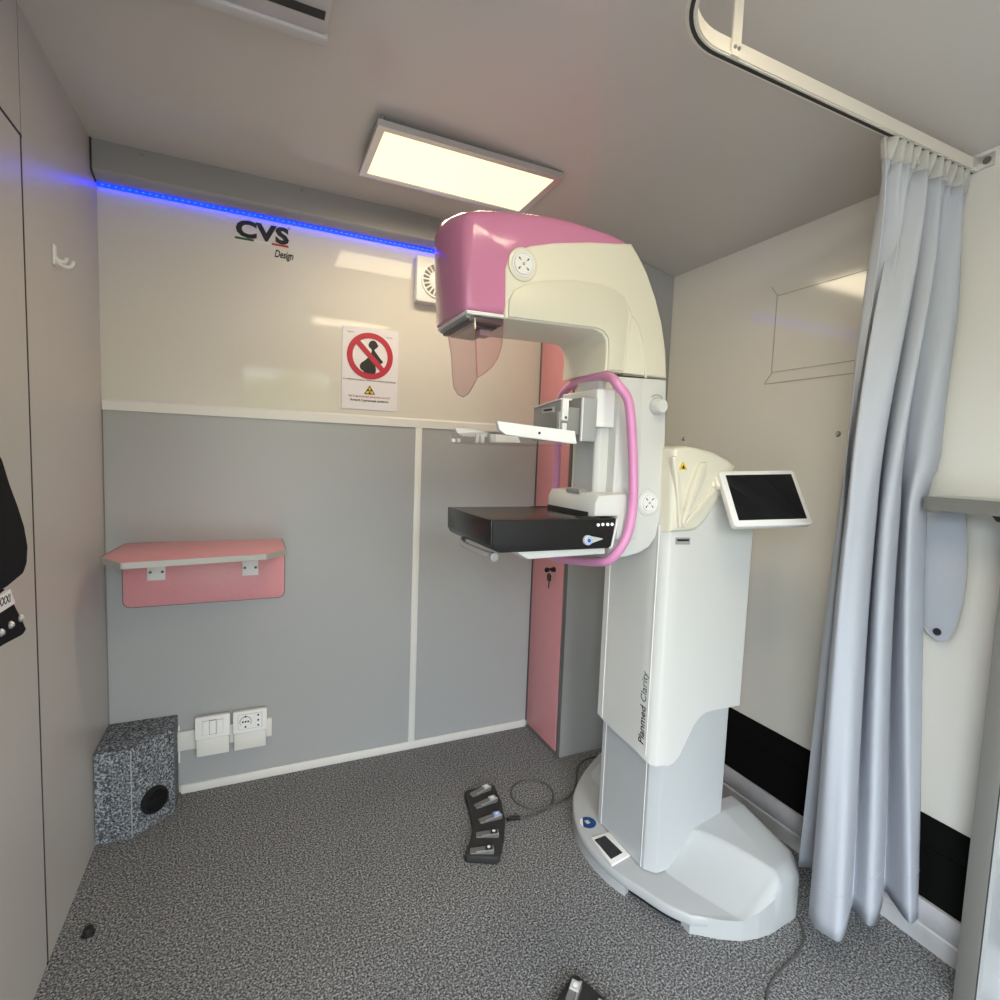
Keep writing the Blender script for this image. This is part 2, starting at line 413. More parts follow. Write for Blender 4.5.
obj('printed_text', text_bm('Sei in gravidanza? presunta incerta?', .0115, wallxz(ccx, pp(0, .148)[1], -.0026), .0005, off=.0001, align='CENTER'), 'red', po)
obj('printed_text', text_bm('Avverti il personale sanitario', .0130, wallxz(ccx, pp(0, .098)[1], -.0026), .0005, off=.0003, align='CENTER'), 'ink', po)
obj('printed_text', text_bm('Regione', .008, wallxz(px0+.018, pp(0, .925)[1], -.0026), .0005), 'inkg', po)
obj('printed_text', text_bm('Azienda', .008, wallxz(px1-.05, pp(0, .905)[1], -.0026), .0005), 'inkg', po)

fn = thing('wall_fan', 'white square extractor fan on the back wall half hidden behind the pink scanner head', 'fan', (1.125, 0, 1.967))
fx, fz = 1.130, 1.968
obj('housing', MB().prism(rrect(fx-.088, fz-.088, fx+.088, fz+.088, .008), 'y', -.045, -.0005, .006), 'white', fn)
obj('grille_ring', MB().ring((fx, 0, fz), .038, .064, 'y', -.047, -.04, 40), 'trimg', fn)
for k in range(20):
    a = 2*PI*k/20
    m_ = MB().box((.037, -.051, -.003), (.065, -.045, .003), .001)
    bmesh.ops.transform(m_.bm, matrix=Matrix.Translation((fx, 0, fz)) @ Matrix.Rotation(a, 4, 'Y'), verts=m_.bm.verts[:])
    obj('grille_vane', m_, 'white', fn)
obj('grille_rim', MB().ring((fx, 0, fz), .063, .070, 'y', -.052, -.042, 40), 'white', fn)
obj('cap', MB().lathe([(.0, -.056), (.026, -.055), (.038, -.05), (.039, -.042)], (fx, 0, fz), 'y', 36), 'white', fn)

# folding shelf
sh = thing('folding_shelf', 'pink fold-down wall shelf with a metal front edge and pink back plate', 'shelf', (.3, 0, .9))
ST = .934
shelf_pts = [(.085, -.012), (.56, -.012), (.585, -.10), (.585, -.30), (.525, -.385), (.16, -.385), (.062, -.29), (.045, -.25)]
shp = [(0.0630, -0.0190), (0.5520, 0.0340), (0.5560, -0.2470), (0.4930, -0.3170), (0.1170, -0.3720), (0.0460, -0.2630)]
obj('board', MB().prism(shp, 'z', ST-.016, ST, .001), 'pinklam', sh)
def edge_strip(mb, pts, idx, z0, z1, off):
    c = Vector((sum(p[0] for p in pts)/len(pts), sum(p[1] for p in pts)/len(pts)))
    for i in idx:
        a, b = Vector(pts[i]), Vector(pts[(i+1) % len(pts)])
        d = (b-a).normalized(); nrm = Vector((d.y, -d.x))
        if nrm.dot(a-c) < 0: nrm = -nrm
        q = [a, b, b+nrm*off, a+nrm*off]
        mb.prism([(v.x, v.y) for v in q], 'z', z0, z1)
es = MB(); edge_strip(es, shp, (2, 3, 4), ST-.0175, ST+.0005, .004)
obj('metal_edge', es, 'edgemetal', sh)
ebk = MB(); edge_strip(ebk, shp, (0, 1, 5), ST-.016, ST+.0004, .002)
obj('dark_edge', ebk, 'trimg', sh)
bpz = rrect(.052, .712, .562, .917, .022)
obj('back_plate_edge', MB().prism(rrect(.049, .709, .565, .917, .024), 'y', -.018, -.0085), 'trimg', sh)
obj('back_plate', MB().prism(bpz, 'y', -.021, -.0085, .001), 'pinklam', sh)
for x in (.150, .445):
    br = obj('bracket', MB().box((x-.027, -.026, .803), (x+.027, -.0205, .917), .001).box((x-.027, -.26, .912), (x+.027, -.0205, .918), .001), 'white', sh)
    for dx_ in (-.018, .018):
        obj('bracket_screw', MB().lathe([(0, -.002), (.004, -.002), (.005, 0)], (x+dx_, -.026, .832), 'y', 12), 'inkg', br)

# trunking, switch and socket
struct('trim_4', MB().box((.20, -.022, .168), (.52, -.0085, .240), .003), 'trimw')
def plate(x0, x1, name, label, cat):
    t = thing(name, label, cat, ((x0+x1)/2, -.01, .145))
    obj('box', MB().box((x0, -.040, .145), (x1, -.022, .292), .004), 'trimw', t)
    obj('lower_cover', MB().box((x0+.001, -.046, .146), (x1-.001, -.038, .212), .004), 'trimw', t)
    f = obj('face_plate', MB().prism([(-.038, .214), (-.052, .216), (-.046, .294), (-.038, .294)], 'x', x0-.002, x1+.002, .002), 'white', t)
    return t
t = plate(.266, .375, 'light_switch', 'white light switch plate next to the carpeted corner box', 'switch')
for i in range(3):
    x = .288+i*.0225
    obj('rocker', MB().prism([(-.047, .229), (-.0545, .231), (-.0515, .279), (-.046, .279)], 'x', x, x+.021, .001), 'white', t)
    obj('rocker_outline', MB().prism([(-.046, .227), (-.0523, .229), (-.0490, .281), (-.045, .281)], 'x', x-.001, x+.022), 'inkg' if i == 1 else 'greyl', t)
t = plate(.389, .500, 'power_socket', 'white wall socket with round and slotted outlets right of the light switch', 'socket')
def tilt(z): return -.052+(z-.216)/.078*.006
obj('outlet_frame', MB().prism([(tilt(.228)+.001, .228), (tilt(.228)-.001, .228), (tilt(.284)-.001, .284), (tilt(.284)+.001, .284)], 'x', .403, .486), 'greyl', t)
obj('outlet_face', MB().prism([(tilt(.23)+.001, .23), (tilt(.23)-.002, .23), (tilt(.282)-.002, .282), (tilt(.282)+.001, .282)], 'x', .405, .484), 'white', t)
hl = MB()
for (x, z) in ((.420, .256), (.429, .256), (.438, .256), (.429, .237), (.429, .275), (.472, .237), (.472, .256), (.472, .275)):
    hl.lathe([(0, -.0032), (.0036, -.0030), (.0036, .0)], (x, tilt(z), z), 'y', 10)
hl.ring((.429, tilt(.256), .256), .0185, .020, 'y', -.0028, 0, 28)
obj('outlet_hole', hl, 'ink', t)

# carpet-covered corner box
bxo = [(.002, -.002), (.002, -.21), (.10, -.214), (.207, -.118), (.207, -.002)]
cbx = thing('corner_box', 'low box covered in grey speckled carpet in the back left corner', 'box', (.1, -.1, 0))
BZ = .302
obj('body', MB().prism(bxo, 'z', 0, BZ, .004), 'boxcarpet', cbx)
nx, ny = .096, -.114; ln = math.hypot(nx, ny); nv = Vector((.096, -.114, 0)).normalized()
ax = Vector((.114, .096, 0)).normalized()
vc = Vector((.10, -.214, 0)).lerp(Vector((.214, -.118, 0)), .48) + Vector((0, 0, .092))
def on_vent(mb):
    mtx = Matrix.Translation(vc) @ Matrix((ax.to_4d()*0+Vector((ax.x, nv.x, 0, 0)), Vector((ax.y, nv.y, 0, 0)), Vector((0, 0, 1, 0)), Vector((0, 0, 0, 1))))
    bmesh.ops.transform(mb.bm, matrix=mtx, verts=mb.bm.verts[:])
    bmesh.ops.recalc_face_normals(mb.bm, faces=mb.bm.faces[:])
    return mb
vn = obj('vent', on_vent(MB().lathe([(.0, .006), (.034, .006), (.036, .012), (.042, .012), (.045, .004), (.045, -.002)], (0, 0, 0), 'y', 36)), 'black', cbx)
for k in range(7):
    z = -.027+.009*k; w_ = math.sqrt(.035**2-z*z)
    obj('slat', on_vent(MB().box((-w_, .005, z-.002), (w_, .012, z+.002), .001)), 'black', vn)
obj('edge_trim', MB().box((.0985, -.2150, .002), (.1015, -.2125, BZ-.004), .0008), 'greymid', cbx)
obj('edge_strip', MB().box((.2075, -.012, .12), (.213, -.0085, .26)), 'trimw', cbx)

# hook on the left wall
hk = thing('coat_hook', 'white double coat hook on the left wall', 'hook', (0, -.44, 1.76))
obj('plate', MB().box((0, -.452, 1.712), (.005, -.432, 1.762), .002), 'white', hk)
obj('prong', MB().tube([(.003, -.442, 1.728), (.014, -.440, 1.716), (.028, -.437, 1.713), (.036, -.434, 1.720), (.038, -.433, 1.730)], .0042, 10, smooth=5), 'white', hk)
obj('prong', MB().tube([(.003, -.442, 1.735), (.010, -.436, 1.727), (.020, -.430, 1.727), (.024, -.428, 1.738)], .0042, 10, smooth=5), 'white', hk)

# door stop on the floor
ds = thing('door_stop', 'tiny black rubber door stop on the carpet by the left wall', 'door stop', (.068, -.578, 0))
obj('cap', MB().lathe([(.012, 0), (.012, .014), (.010, .020), (.0, .022)], (.068, -.578, 0), 'z', 20), 'black', ds)
obj('flange', MB().prism(rrect(.053, -.589, .083, -.567, .007), 'z', 0, .006, .002), 'black', ds)

# ------------------------------------------------------------------ ceiling things
la = thing('ceiling_lamp', 'lit rectangular ceiling lamp panel above the scanner head', 'lamp', (1.06, -.48, 2.168), 'ceiling lamps')
lx0, lx1, ly0, ly1, lz = .765, 1.353, -.628, -.330, 2.168
fr = MB()
for a, b in (((lx0, ly0), (lx1, ly0+.022)), ((lx0, ly1-.022), (lx1, ly1)), ((lx0, ly0+.022), (lx0+.022, ly1-.022)), ((lx1-.022, ly0+.022), (lx1, ly1-.022))):
    fr.box((*a, lz-.006), (*b, lz+.012))
fr.box((lx0+.01, ly0+.01, lz+.004), (lx1-.01, ly1-.01, lz+.012))
obj('frame', fr, 'alu', la)
obj('diffuser', MB().box((lx0+.0215, ly0+.0215, lz-.003), (lx1-.0215, ly1-.0215, lz+.002)), 'lamp', la)
for x in (lx0+.012, lx1-.11):
    obj('lug', MB().tube([(x, ly0+.006, lz+.01), (x, ly0+.006, lz+.022), (x+.006, ly0+.010, lz+.026)], .0035, 8), 'steel', la)
for x, y in ((lx0+.1, ly1-.05), (lx1-.1, ly1-.05)):
    obj('hanger', MB().box((x-.006, y-.006, lz+.012), (x+.006, y+.006, zc(x))), 'steel', la)
la2 = thing('ceiling_lamp', 'second lit ceiling lamp panel nearer the entrance, above the viewer', 'lamp', (1.07, -1.8, 2.168), 'ceiling lamps')
def L2(a, b): return a
l2x0, l2x1, l2y0, l2y1 = .79, 1.35, -1.98, -1.62
f2 = MB()
for a, b in (((l2x0, l2y0), (l2x1, l2y0+.022)), ((l2x0, l2y1-.022), (l2x1, l2y1)), ((l2x0, l2y0+.022), (l2x0+.022, l2y1-.022)), ((l2x1-.022, l2y0+.022), (l2x1, l2y1-.022))):
    f2.box((*a, lz-.006), (*b, lz+.012))
f2.box((l2x0+.01, l2y0+.01, lz+.004), (l2x1-.01, l2y1-.01, lz+.012))
obj('frame', f2, 'alu', la2)
obj('diffuser', MB().box((l2x0+.0215, l2y0+.0215, lz-.003), (l2x1-.0215, l2y1-.0215, lz+.002)), 'lamp', la2)
for x, y in ((l2x0+.06, l2y0+.03), (l2x1-.06, l2y0+.03), (l2x0+.06, l2y1-.03), (l2x1-.06, l2y1-.03)):
    obj('hanger', MB().box((x-.006, y-.006, lz+.012), (x+.006, y+.006, zc(x))), 'steel', la2)

ac = thing('ceiling_vent', 'flat pale air unit with a black slot, on the ceiling at the top edge', 'air vent', (.35, -1.3, H))
obj('casing', MB().box((.05, -1.65, 2.125), (.595, -.918, H), .006), 'bulkl', ac)
obj('lip', MB().box((.05, -.945, 2.118), (.597, -.918, 2.135), .004), 'bulkl', ac)
obj('slot', MB().box((.08, -1.008, 2.1235), (.585, -.986, 2.127)), 'seam', ac)

# curtain rail
RZ, RY = 2.045, -1.372
rpath = [(W-.004, RY), (1.9, RY), (1.6, RY), (1.235, RY)]
for k in range(1, 15):
    a = PI/2 + PI/2*k/14
    rpath.append((1.235+.14*math.cos(a), RY-.14+.14*math.sin(a)))
rpath += [(1.095, -1.8), (1.095, -2.3)]
def rail_bm(off, hw, z0, z1):
    mb = MB(); n = len(rpath); rings = []
    for i, p in enumerate(rpath):
        a = Vector(rpath[max(i-1, 0)]); b = Vector(rpath[min(i+1, n-1)]); d = (b-a).normalized(); nn = Vector((-d.y, d.x))
        p = Vector(p) + nn*off
        l_, r_ = p+nn*hw, p-nn*hw
        rings.append([(l_.x, l_.y, z0), (r_.x, r_.y, z0), (r_.x, r_.y, z1), (l_.x, l_.y, z1)])
    return mb.loft(rings)
rl = thing('curtain_rail', 'cream metal curtain rail curving under the ceiling', 'curtain rail', (1.7, RY, RZ))
obj('track', rail_bm(0, .0075, RZ-.013, RZ+.019), 'alurail', rl)
obj('track_groove', rail_bm(0, .0035, RZ-.0142, RZ-.012), 'seam', rl)
obj('track_lip', rail_bm(0, .0105, RZ-.011, RZ-.006), 'alurail', rl)
obj('hanger_strap', MB().box((1.262, RY-.013, RZ-.012), (1.284, RY-.009, H-.0)).box((1.255, RY-.06, H-.008), (1.291, RY-.009, H-.002)), 'alurail', rl)
obj('hanger_screw', MB().lathe([(0, -.003), (.003, -.003), (.004, 0)], (1.268, RY-.013, RZ+.002), 'y', 10).lathe([(0, -.003), (.003, -.003), (.004, 0)], (1.278, RY-.013, RZ+.002), 'y', 10), 'steel', rl)
wbk = obj('wall_bracket', MB().box((W-.006, RY-.045, RZ-.012), (W-.001, RY+.014, RZ+.021), .002).box((W-.02, RY-.012, RZ-.014), (W-.004, RY+.012, RZ+.02), .001), 'alu', rl)
obj('bracket_hole', MB().lathe([(0, -.0012), (.009, -.001), (.009, 0)], (W-.006, RY-.03, RZ+.005), 'x', 18), 'inkg', wbk)
sp = thing('ceiling_plate', 'pale square plate on the ceiling at the top edge beside the rail', 'plate', (1.45, -1.7, H))
obj('plate', MB().box((1.40, -1.66, zc(1.5)-.008), (1.56, -1.502, zc(1.40)+.002), .002), 'bulkl', sp)

# ------------------------------------------------------------------ curtain
NS, NT = 220, 46
bot = [(1.9440, -1.1890), (1.9730, -1.2100), (2.0620, -1.2450), (1.9750, -1.3130), (1.8510, -1.2990), (1.8020, -1.3370), (1.7930, -1.3790), (1.8090, -1.4070), (1.9170, -1.3610), (1.9530, -1.3440), (1.9380, -1.3930), (1.9640, -1.4000), (2.0350, -1.3740), (2.0860, -1.3510), (2.0450, -1.4270), (2.0650, -1.4380), (2.1690, -1.4110), (2.2170, -1.3730)]
bs = catmull([Vector((p[0], p[1], 0)) for p in bot], 24)
mid = []
for a_ in ([[(1.8600, -1.2700)], [(1.8460, -1.2900)], [(1.8860, -1.2800)], [(1.8780, -1.2900)], [(1.7990, -1.3300)], [(1.7270, -1.3800)], [(1.7440, -1.3900)], [(1.7860, -1.3900)], [(1.8680, -1.3600)], [(1.9240, -1.3300)], [(1.8670, -1.3750)], [(1.8800, -1.3900)], [(1.9550, -1.3650)], [(2.0150, -1.3350)], [(1.9660, -1.3800)], [(1.9990, -1.3850)], [(2.0740, -1.3650)], [(2.1680, -1.3200)]]): mid += a_
ms = catmull([Vector((p[0], p[1], 0)) for p in mid], 24)
def at(L, s):
    f = s*(len(L)-1); i = min(int(f), len(L)-2); return L[i].lerp(L[i+1], f-i)
CT, ZMID = 2.015, 1.17
TM = (CT-ZMID)/(CT-.08)
def cur(s, t):
    b, m_ = at(bs, s), at(ms, s)
    tp_ = Vector((1.755+.334*s, RY, 0))
    z = CT + (.08-CT)*t
    if t < TM:
        e = max(0, t)/TM; h = TM; P0, P1 = tp_, m_; T0 = (m_-tp_)/TM*.45; T1 = b-tp_
    else:
        e = (t-TM)/(1-TM); h = 1-TM; P0, P1 = m_, b; T0 = b-tp_; T1 = (b-m_)/(1-TM)
    e2, e3 = e*e, e*e*e
    p = P0*(2*e3-3*e2+1) + T0*h*(e3-2*e2+e) + P1*(3*e2-2*e3) + T1*h*(e3-e2)
    if t < TM:
        fz = math.exp(-max(0, t)/.05)
        p.y += (.014*math.sin(2*PI*11.5*s+.8*math.sin(7*s))*fz + .026*math.sin(2*PI*4.6*s-.855)*(1-fz))*(1-e**2)
    k = min(1, max(0, (s-.78)/.2)); q = min(1, max(0, (z-1.205)/.12)); r_ = min(1, max(0, (z-1.62)/.38))
    p.x += .115*k*(q*q*(3-2*q))*(1-r_*r_*(3-2*r_))
    return Vector((min(p.x, W-.022), p.y, z + (.008*math.sin(6*s*PI) if t > .98 else 0)))
def cur_bm(t0, t1, nt, off=0.):
    mb = MB(); g = []
    for j in range(nt+1):
        t = t0+(t1-t0)*j/nt
        g.append([mb.bm.verts.new(cur(i/NS, t)+Vector((0, off, 0))) for i in range(NS+1)])
    for j in range(nt):
        for i in range(NS): mb.bm.faces.new((g[j][i], g[j+1][i], g[j+1][i+1], g[j][i+1]))
    bmesh.ops.recalc_face_normals(mb.bm, faces=mb.bm.faces[:])
    return mb
cu = thing('curtain', 'pale blue grey curtain hanging in folds from the rail on the right', 'curtain', (1.92, -1.35, .08))
fb = obj('fabric', cur_bm(.014, 1, NT), 'curtain', cu, ang=80)
so = fb.modifiers.new('thick', 'SOLIDIFY'); so.thickness = .0025; so.offset = 0
hd = obj('header_tape', cur_bm(-.006, .018, 5), 'tape', cu, ang=80)
so = hd.modifiers.new('thick', 'SOLIDIFY'); so.thickness = .005; so.offset = 0
hem = MB()
for tt in (.935,):
    hem.tube([cur(i/NS, tt)+Vector((-.001, -.002, 0)) for i in range(NS+1)], .0012, 5)
obj('hem_stitch', hem, 'curtain', cu)
for k in range(14):
    p = cur((k+.5)/14, 0)
    obj('hook', MB().tube([(p.x, RY, RZ-.0165), (p.x+.004, RY, RZ-.024), (p.x, p.y*.5+RY*.5, CT+.004), (p.x-.003, p.y, CT-.03)], .0024, 7, smooth=3), 'tape', cu)

tb = thing('curtain_tieback', 'pale blue fabric tie strap with a dark snap hanging beside the curtain', 'tieback', (W-.012, -1.4, .86))
tp = [(-1.3430, 1.1680), (-1.4390, 1.1780), (-1.4500, 1.0960), (-1.4560, 1.0070), (-1.4540, 0.9420), (-1.4460, 0.8790), (-1.4320, 0.8400), (-1.4100, 0.8330), (-1.3860, 0.8470), (-1.3670, 0.8710)]
def shrink(pts, k):
    c = (sum(p[0] for p in pts)/len(pts), sum(p[1] for p in pts)/len(pts))
    return [(c[0]+(p[0]-c[0])*k, c[1]+(p[1]-c[1])*k) for p in pts]
obj('strap', MB().prism(tp, 'x', W-.018, W-.012, .002), 'curtain', tb)
obj('piping', MB().tube([(W-.016, p[0], p[1]) for p in tp[1:]], .0024, 6, False), 'tape', tb)
sn = [(-1.4070, 0.8570)][0]
obj('snap', MB().lathe([(.0, -.006), (.007, -.005), (.010, -.001), (.010, .0)], (W-.018, sn[0], sn[1]), 'x', 18), 'black', tb)

# ------------------------------------------------------------------ shelf desk at the right edge
dk = thing('desk', 'narrow grey wall counter on a side panel at the right edge', 'counter', (2.05, -1.8, 0))
obj('worktop', MB().box((2.0, -2.3, 1.182), (W-.001, -1.402, 1.217), .002), 'greyl2', dk)
obj('worktop_edge', MB().box((1.996, -2.3, 1.181), (2.001, -1.401, 1.215)).box((1.996, -1.402, 1.181), (W-.001, -1.397, 1.215)), 'greyprof', dk)
obj('side_profile', MB().box((1.999, -1.604, 0), (2.03, -1.562, 1.181), .003), 'greyprof', dk)
obj('side_profile_gap', MB().box((2.0, -1.6045, 0), (2.006, -1.598, 1.18)).box((2.029, -1.6035, 0), (2.034, -1.57, 1.18)), 'seam', dk)
obj('side_panel', MB().box((2.004, -1.612, .0), (W-.014, -1.603, 1.181)), 'mgrey2', dk)
obj('support_bracket', MB().prism([(-1.53, 1.181), (-1.54, 1.168), (-1.60, 1.160), (-1.70, 1.160), (-1.70, 1.181)], 'x', 2.01, 2.05), 'black', dk)

# ------------------------------------------------------------------ jacket at the left edge
jk = thing('jacket', 'black jacket sleeve with a white cuff band and studs hanging at the left edge', 'jacket', (.07, -1.2, .9))
slv = [(-1.2830, 1.2830), (-1.1690, 1.2540), (-1.1450, 1.2150), (-1.1180, 1.1800), (-1.0940, 1.1430), (-1.0810, 1.1040), (-1.0880, 1.0720), (-1.1060, 1.0550), (-1.1520, 1.0500), (-1.1940, 1.0480), (-1.3030, 1.0630)]
obj('sleeve', MB().prism(slv, 'x', .03, .130, .02, 5), 'cloth', jk)
cuf = [(-1.3080, 1.0600), (-1.2000, 1.0550), (-1.1660, 1.0530), (-1.1420, 1.0260), (-1.1100, 0.9880), (-1.0950, 0.9680), (-1.1130, 0.9620), (-1.1660, 0.9680), (-1.2010, 0.9710), (-1.3150, 0.9830)]
obj('cuff', MB().prism(cuf, 'x', .05, .128, .012, 4), 'cloth', jk)
bd = [(-1.2100, 1.0490), (-1.1680, 1.0520), (-1.1510, 1.0260), (-1.1950, 1.0260), (-1.2210, 1.0260)]
obj('cuff_band', MB().prism(bd, 'x', .1245, .1292), 'paper', jk)
def jfn(o, du, dv):
    return lambda u, v, h: Vector((.1292+h, o[0]+u*du[0]+v*dv[0], o[1]+u*du[1]+v*dv[1]))
bo = [(-1.2110, 1.0350), (-1.1730, 1.0330)]
dvec = Vector((bo[1][0]-bo[0][0], bo[1][1]-bo[0][1])).normalized()
obj('cuff_lettering', text_bm('XXXI', .018, jfn(bo[0], dvec, (-dvec.y, dvec.x)), .0005), 'ink', jk)
for q in [(-1.2040, 0.9970), (-1.1700, 0.9980), (-1.1320, 0.9970)]:
    obj('stud', MB().lathe([(.0058, 0), (.0058, .002), (.003, .005), (.0, .0055)], (.128, q[0], q[1]), 'x', 14), 'alu', jk)
bdy = [(-1.62, .80), (-1.25, .80), (-1.21, 1.0), (-1.22, 1.3), (-1.27, 1.45), (-1.40, 1.53), (-1.55, 1.5), (-1.64, 1.4)]
obj('body', MB().prism(bdy, 'x', .0005, .11, .03, 4), 'cloth', jk)

# ------------------------------------------------------------------ mammography scanner
Y0 = -.885
mu = thing('mammography_scanner', 'white and pink mammography scanner standing on the carpet', 'medical scanner', (1.65, Y0, 0))
# base
lipf = [(1.7780, -0.4080), (1.6380, -0.5000), (1.5320, -0.5950), (1.4820, -0.6670), (1.4390, -0.7600), (1.4240, -0.8580), (1.4340, -0.9600), (1.4660, -1.0490), (1.4980, -1.1290), (1.5360, -1.1830)]
lipf_s = smooth2(lipf, 4)
lip = [(1.88, -.50), (1.72, -.52)] + lipf_s + [(1.64, -1.235), (1.74, -1.255), (1.855, -1.25), (1.885, -1.225), (1.90, -1.15), (1.92, -1.0), (1.92, -.72)]
def inset(pts, k):
    c = (1.72, Y0); return [(c[0]+(p[0]-c[0])*k, c[1]+(p[1]-c[1])*k) for p in pts]
obj('base', MB().loft([[(*p, .027) for p in inset(lip, .995)], [(*p, .030) for p in lip], [(*p, .050) for p in lip], [(*p, .0545) for p in inset(lip, .992)], [(*p, .056) for p in inset(lip, .975)], [(*p, .058) for p in inset(lip, .5)]]), 'mgrey2', mu, ang=50)
# the foot under the front edge, flush with the rim
k0, k1 = 11, 27
fo = lipf_s[k0:k1]
fi = [(p[0]+.05, p[1]+.02) for p in fo]
obj('base_foot', MB().prism(fo+fi[::-1], 'z', 0, .032), 'mgrey2', mu)
obj('underside', MB().prism(inset(lip, .93), 'z', 0.002, .03), 'black', mu)
def lin(x, T):
    if x <= T[0][0]: return T[0][1]
    for (a, b), (c, d) in zip(T, T[1:]):
        if x <= c: return b+(d-b)*(x-a)/(c-a)
    return T[-1][1]
def hump(sg, x0):
    mb = MB(); nu, nv = 56, 46; g = []; x1 = 1.908
    for j in range(nv+1):
        v = j/nv; row = []
        for i in range(nu+1):
            x = x0+(x1-x0)*i/nu
            yo = lin(x, [(1.50, .27), (1.55, .30), (1.6, .336), (1.65, .362), (1.70, .374), (1.75, .377), (1.86, .367), (1.885, .345), (1.908, .30)])
            yy = .10+(yo-.10)*v
            w = min(1, max(0, (yy-.145)/.20))
            r = .163+.03*min(1, max(0, (x-1.66)/.14))*(1-w) - .012*w
            xs_ = 1.575+.07*w**1.3; xc = 1.668+.112*w**.8
            a = min(1, max(0, (x-xs_)/(xc-xs_))); S = a**1.1*(1-.12*math.sin(PI*a))
            z = .056+(r-.056)*S
            dd_ = min(yo-yy, (x1-x)*1.3)
            if dd_ < .035: z -= .032*((.035-dd_)/.035)**2*S
            row.append((x, Y0-sg*yy, z))
        g.append(row)
    V = [[mb.bm.verts.new(p) for p in r] for r in g]
    B = [[mb.bm.verts.new((p[0], p[1], .0)) for p in r] for r in g]
    for j in range(nv):
        for i in range(nu):
            mb.bm.faces.new((V[j][i], V[j][i+1], V[j+1][i+1], V[j+1][i]))
    for j in range(nv):
        for i in (0, nu): mb.bm.faces.new((V[j][i], V[j+1][i], B[j+1][i], B[j][i]))
    for i in range(nu):
        for j in (0, nv): mb.bm.faces.new((V[j][i], V[j][i+1], B[j][i+1], B[j][i]))
    bmesh.ops.recalc_face_normals(mb.bm, faces=mb.bm.faces[:])
    return mb
obj('base_cover', hump(1, 1.535), 'mgrey2', mu, ang=45)
obj('base_cover', hump(-1, 1.64), 'mgrey2', mu, ang=45)
# display set in the base
dp = [(1.4510, -0.8300), (1.5170, -0.8310), (1.5160, -0.9400), (1.4390, -0.9530)]
bz = obj('base_display', MB().prism(dp, 'z', .05, .0625, .003), 'white', mu)
obj('display_screen', MB().prism([(1.4500, -0.8450), (1.4930, -0.8420), (1.4990, -0.9250), (1.4490, -0.9340)], 'z', .058, .0635), 'screen', bz)
st = [(1.4810, -0.7620)][0]
sk = obj('round_sticker', MB().lathe([(0.0, .0010), (.027, .0010), (.027, -.004)], (st[0], st[1], .0575), 'z', 32), 'blue', mu)
obj('sticker_edge', MB().prism([(st[0]+.0272*math.cos(a), st[1]+.0272*math.sin(a)) for a in [1.75+k*.22 for k in range(9)]], 'z', .054, .0589), 'white', sk)
obj('sticker_emblem', MB().box((st[0]-.008, st[1]-.006, .058), (st[0]+.006, st[1]+.010, .0590)), 'greyl', sk)
def open_loft(a, b):
    mb = MB().loft([a, b], cap=False)
    return mb
# column
YN, YF = -1.035, -.757
CX = 1.50
def cover_outline(x0, x1, yn, yf, ch, cw):
    return [(x0, yn+cw), (x0+ch, yn+.006), (x0+ch+.012, yn), (x1-.012, yn), (x1, yn+.012), (x1, yf-.012), (x1-.012, yf), (x0+ch, yf), (x0, yf-cw*.5)]
lowp = cover_outline(1.516, 1.80, YN+.004, YF+.004, .02, .03)
obj('lower_column', MB().prism(lowp, 'z', .06, .62), 'mgrey', mu, bev=.003)
# sliding cover with the wavy lower edge
nearb = [(1.5400, 0.3990), (1.5550, 0.3940), (1.5780, 0.3990), (1.5990, 0.4190), (1.6220, 0.4600), (1.6460, 0.5020), (1.6680, 0.5230), (1.6910, 0.5330), (1.7270, 0.5350), (1.7720, 0.5330), (1.8320, 0.5330)]
cxr = nearb[-1][0]
covp = []
def lerp(a, b, t): return a+(b-a)*t
xa = nearb[0][0]
X0 = 1.497
leftb = [(-0.7580, 0.4360), (-0.8030, 0.4260), (-0.8580, 0.4200), (-0.9080, 0.4160), (-0.9570, 0.4130), (-1.0150, 0.4170), (-1.0450, 0.4210)]
leftb = [p for p in leftb if p[0] > -1.002]
ringb = [(X0, y, z) for y, z in leftb]
zn = nearb[0][1]
ringb.append((X0, -1.006, zn+.006)); ringb.append((X0+.006, YN+.016, zn+.001)); ringb.append((X0+.018, YN+.004, zn))
for x, z in nearb:
    if x > X0+.027: ringb.append((x, YN, z))
ringb.append((cxr+.008, YN+.014, nearb[-1][1]))
ringb.append((cxr+.008, YF-.03, nearb[-1][1]+.02))
ringb.append((cxr-.02, YF+.012, nearb[-1][1]+.02))
ringb.append((X0+.03, YF+.012, ringb[0][2]))
CTOP = 1.20
obj('column_cover', open_loft(ringb, [(x, y, CTOP) for x, y, z in ringb]), 'mwhite', mu, bev=.004, ang=28)
# slender bright ridges that frame the front face of the cover
for yy in (leftb[0][0]-.028, -1.0035):
    zb = min(b[1] for b in leftb if abs(b[0]-yy) < .06)
    obj('cover_ridge', MB().box((X0-.0022, yy-.002, zb+.008), (X0+.002, yy+.002, CTOP-.10), .001), 'white', mu)
for yy in (YF-.03, YN+.045):
    obj('column_ridge', MB().box((1.5145, yy-.0015, .06), (1.518, yy+.0015, .5), .0008), 'white', mu)
def colfn(x, y0, z0): return lambda u, v, h: Vector((x-h, y0+v, z0+u))
tpt = [(-0.9990, 0.4450), (-1.0040, 0.6400)]
tl = text_bm('Planmed', .034, colfn(X0, tpt[0][0]+.007, tpt[0][1]), .0007, off=.00035, shear=.12)
zmax = max(v.co.z for v in tl.bm.verts)
obj('printed_name', tl, 'ink', mu)
obj('printed_name', text_bm('Clarity', .034, colfn(X0, tpt[0][0]+.007, zmax+.009), .0007, off=-.0002, shear=.12), 'ink', mu)
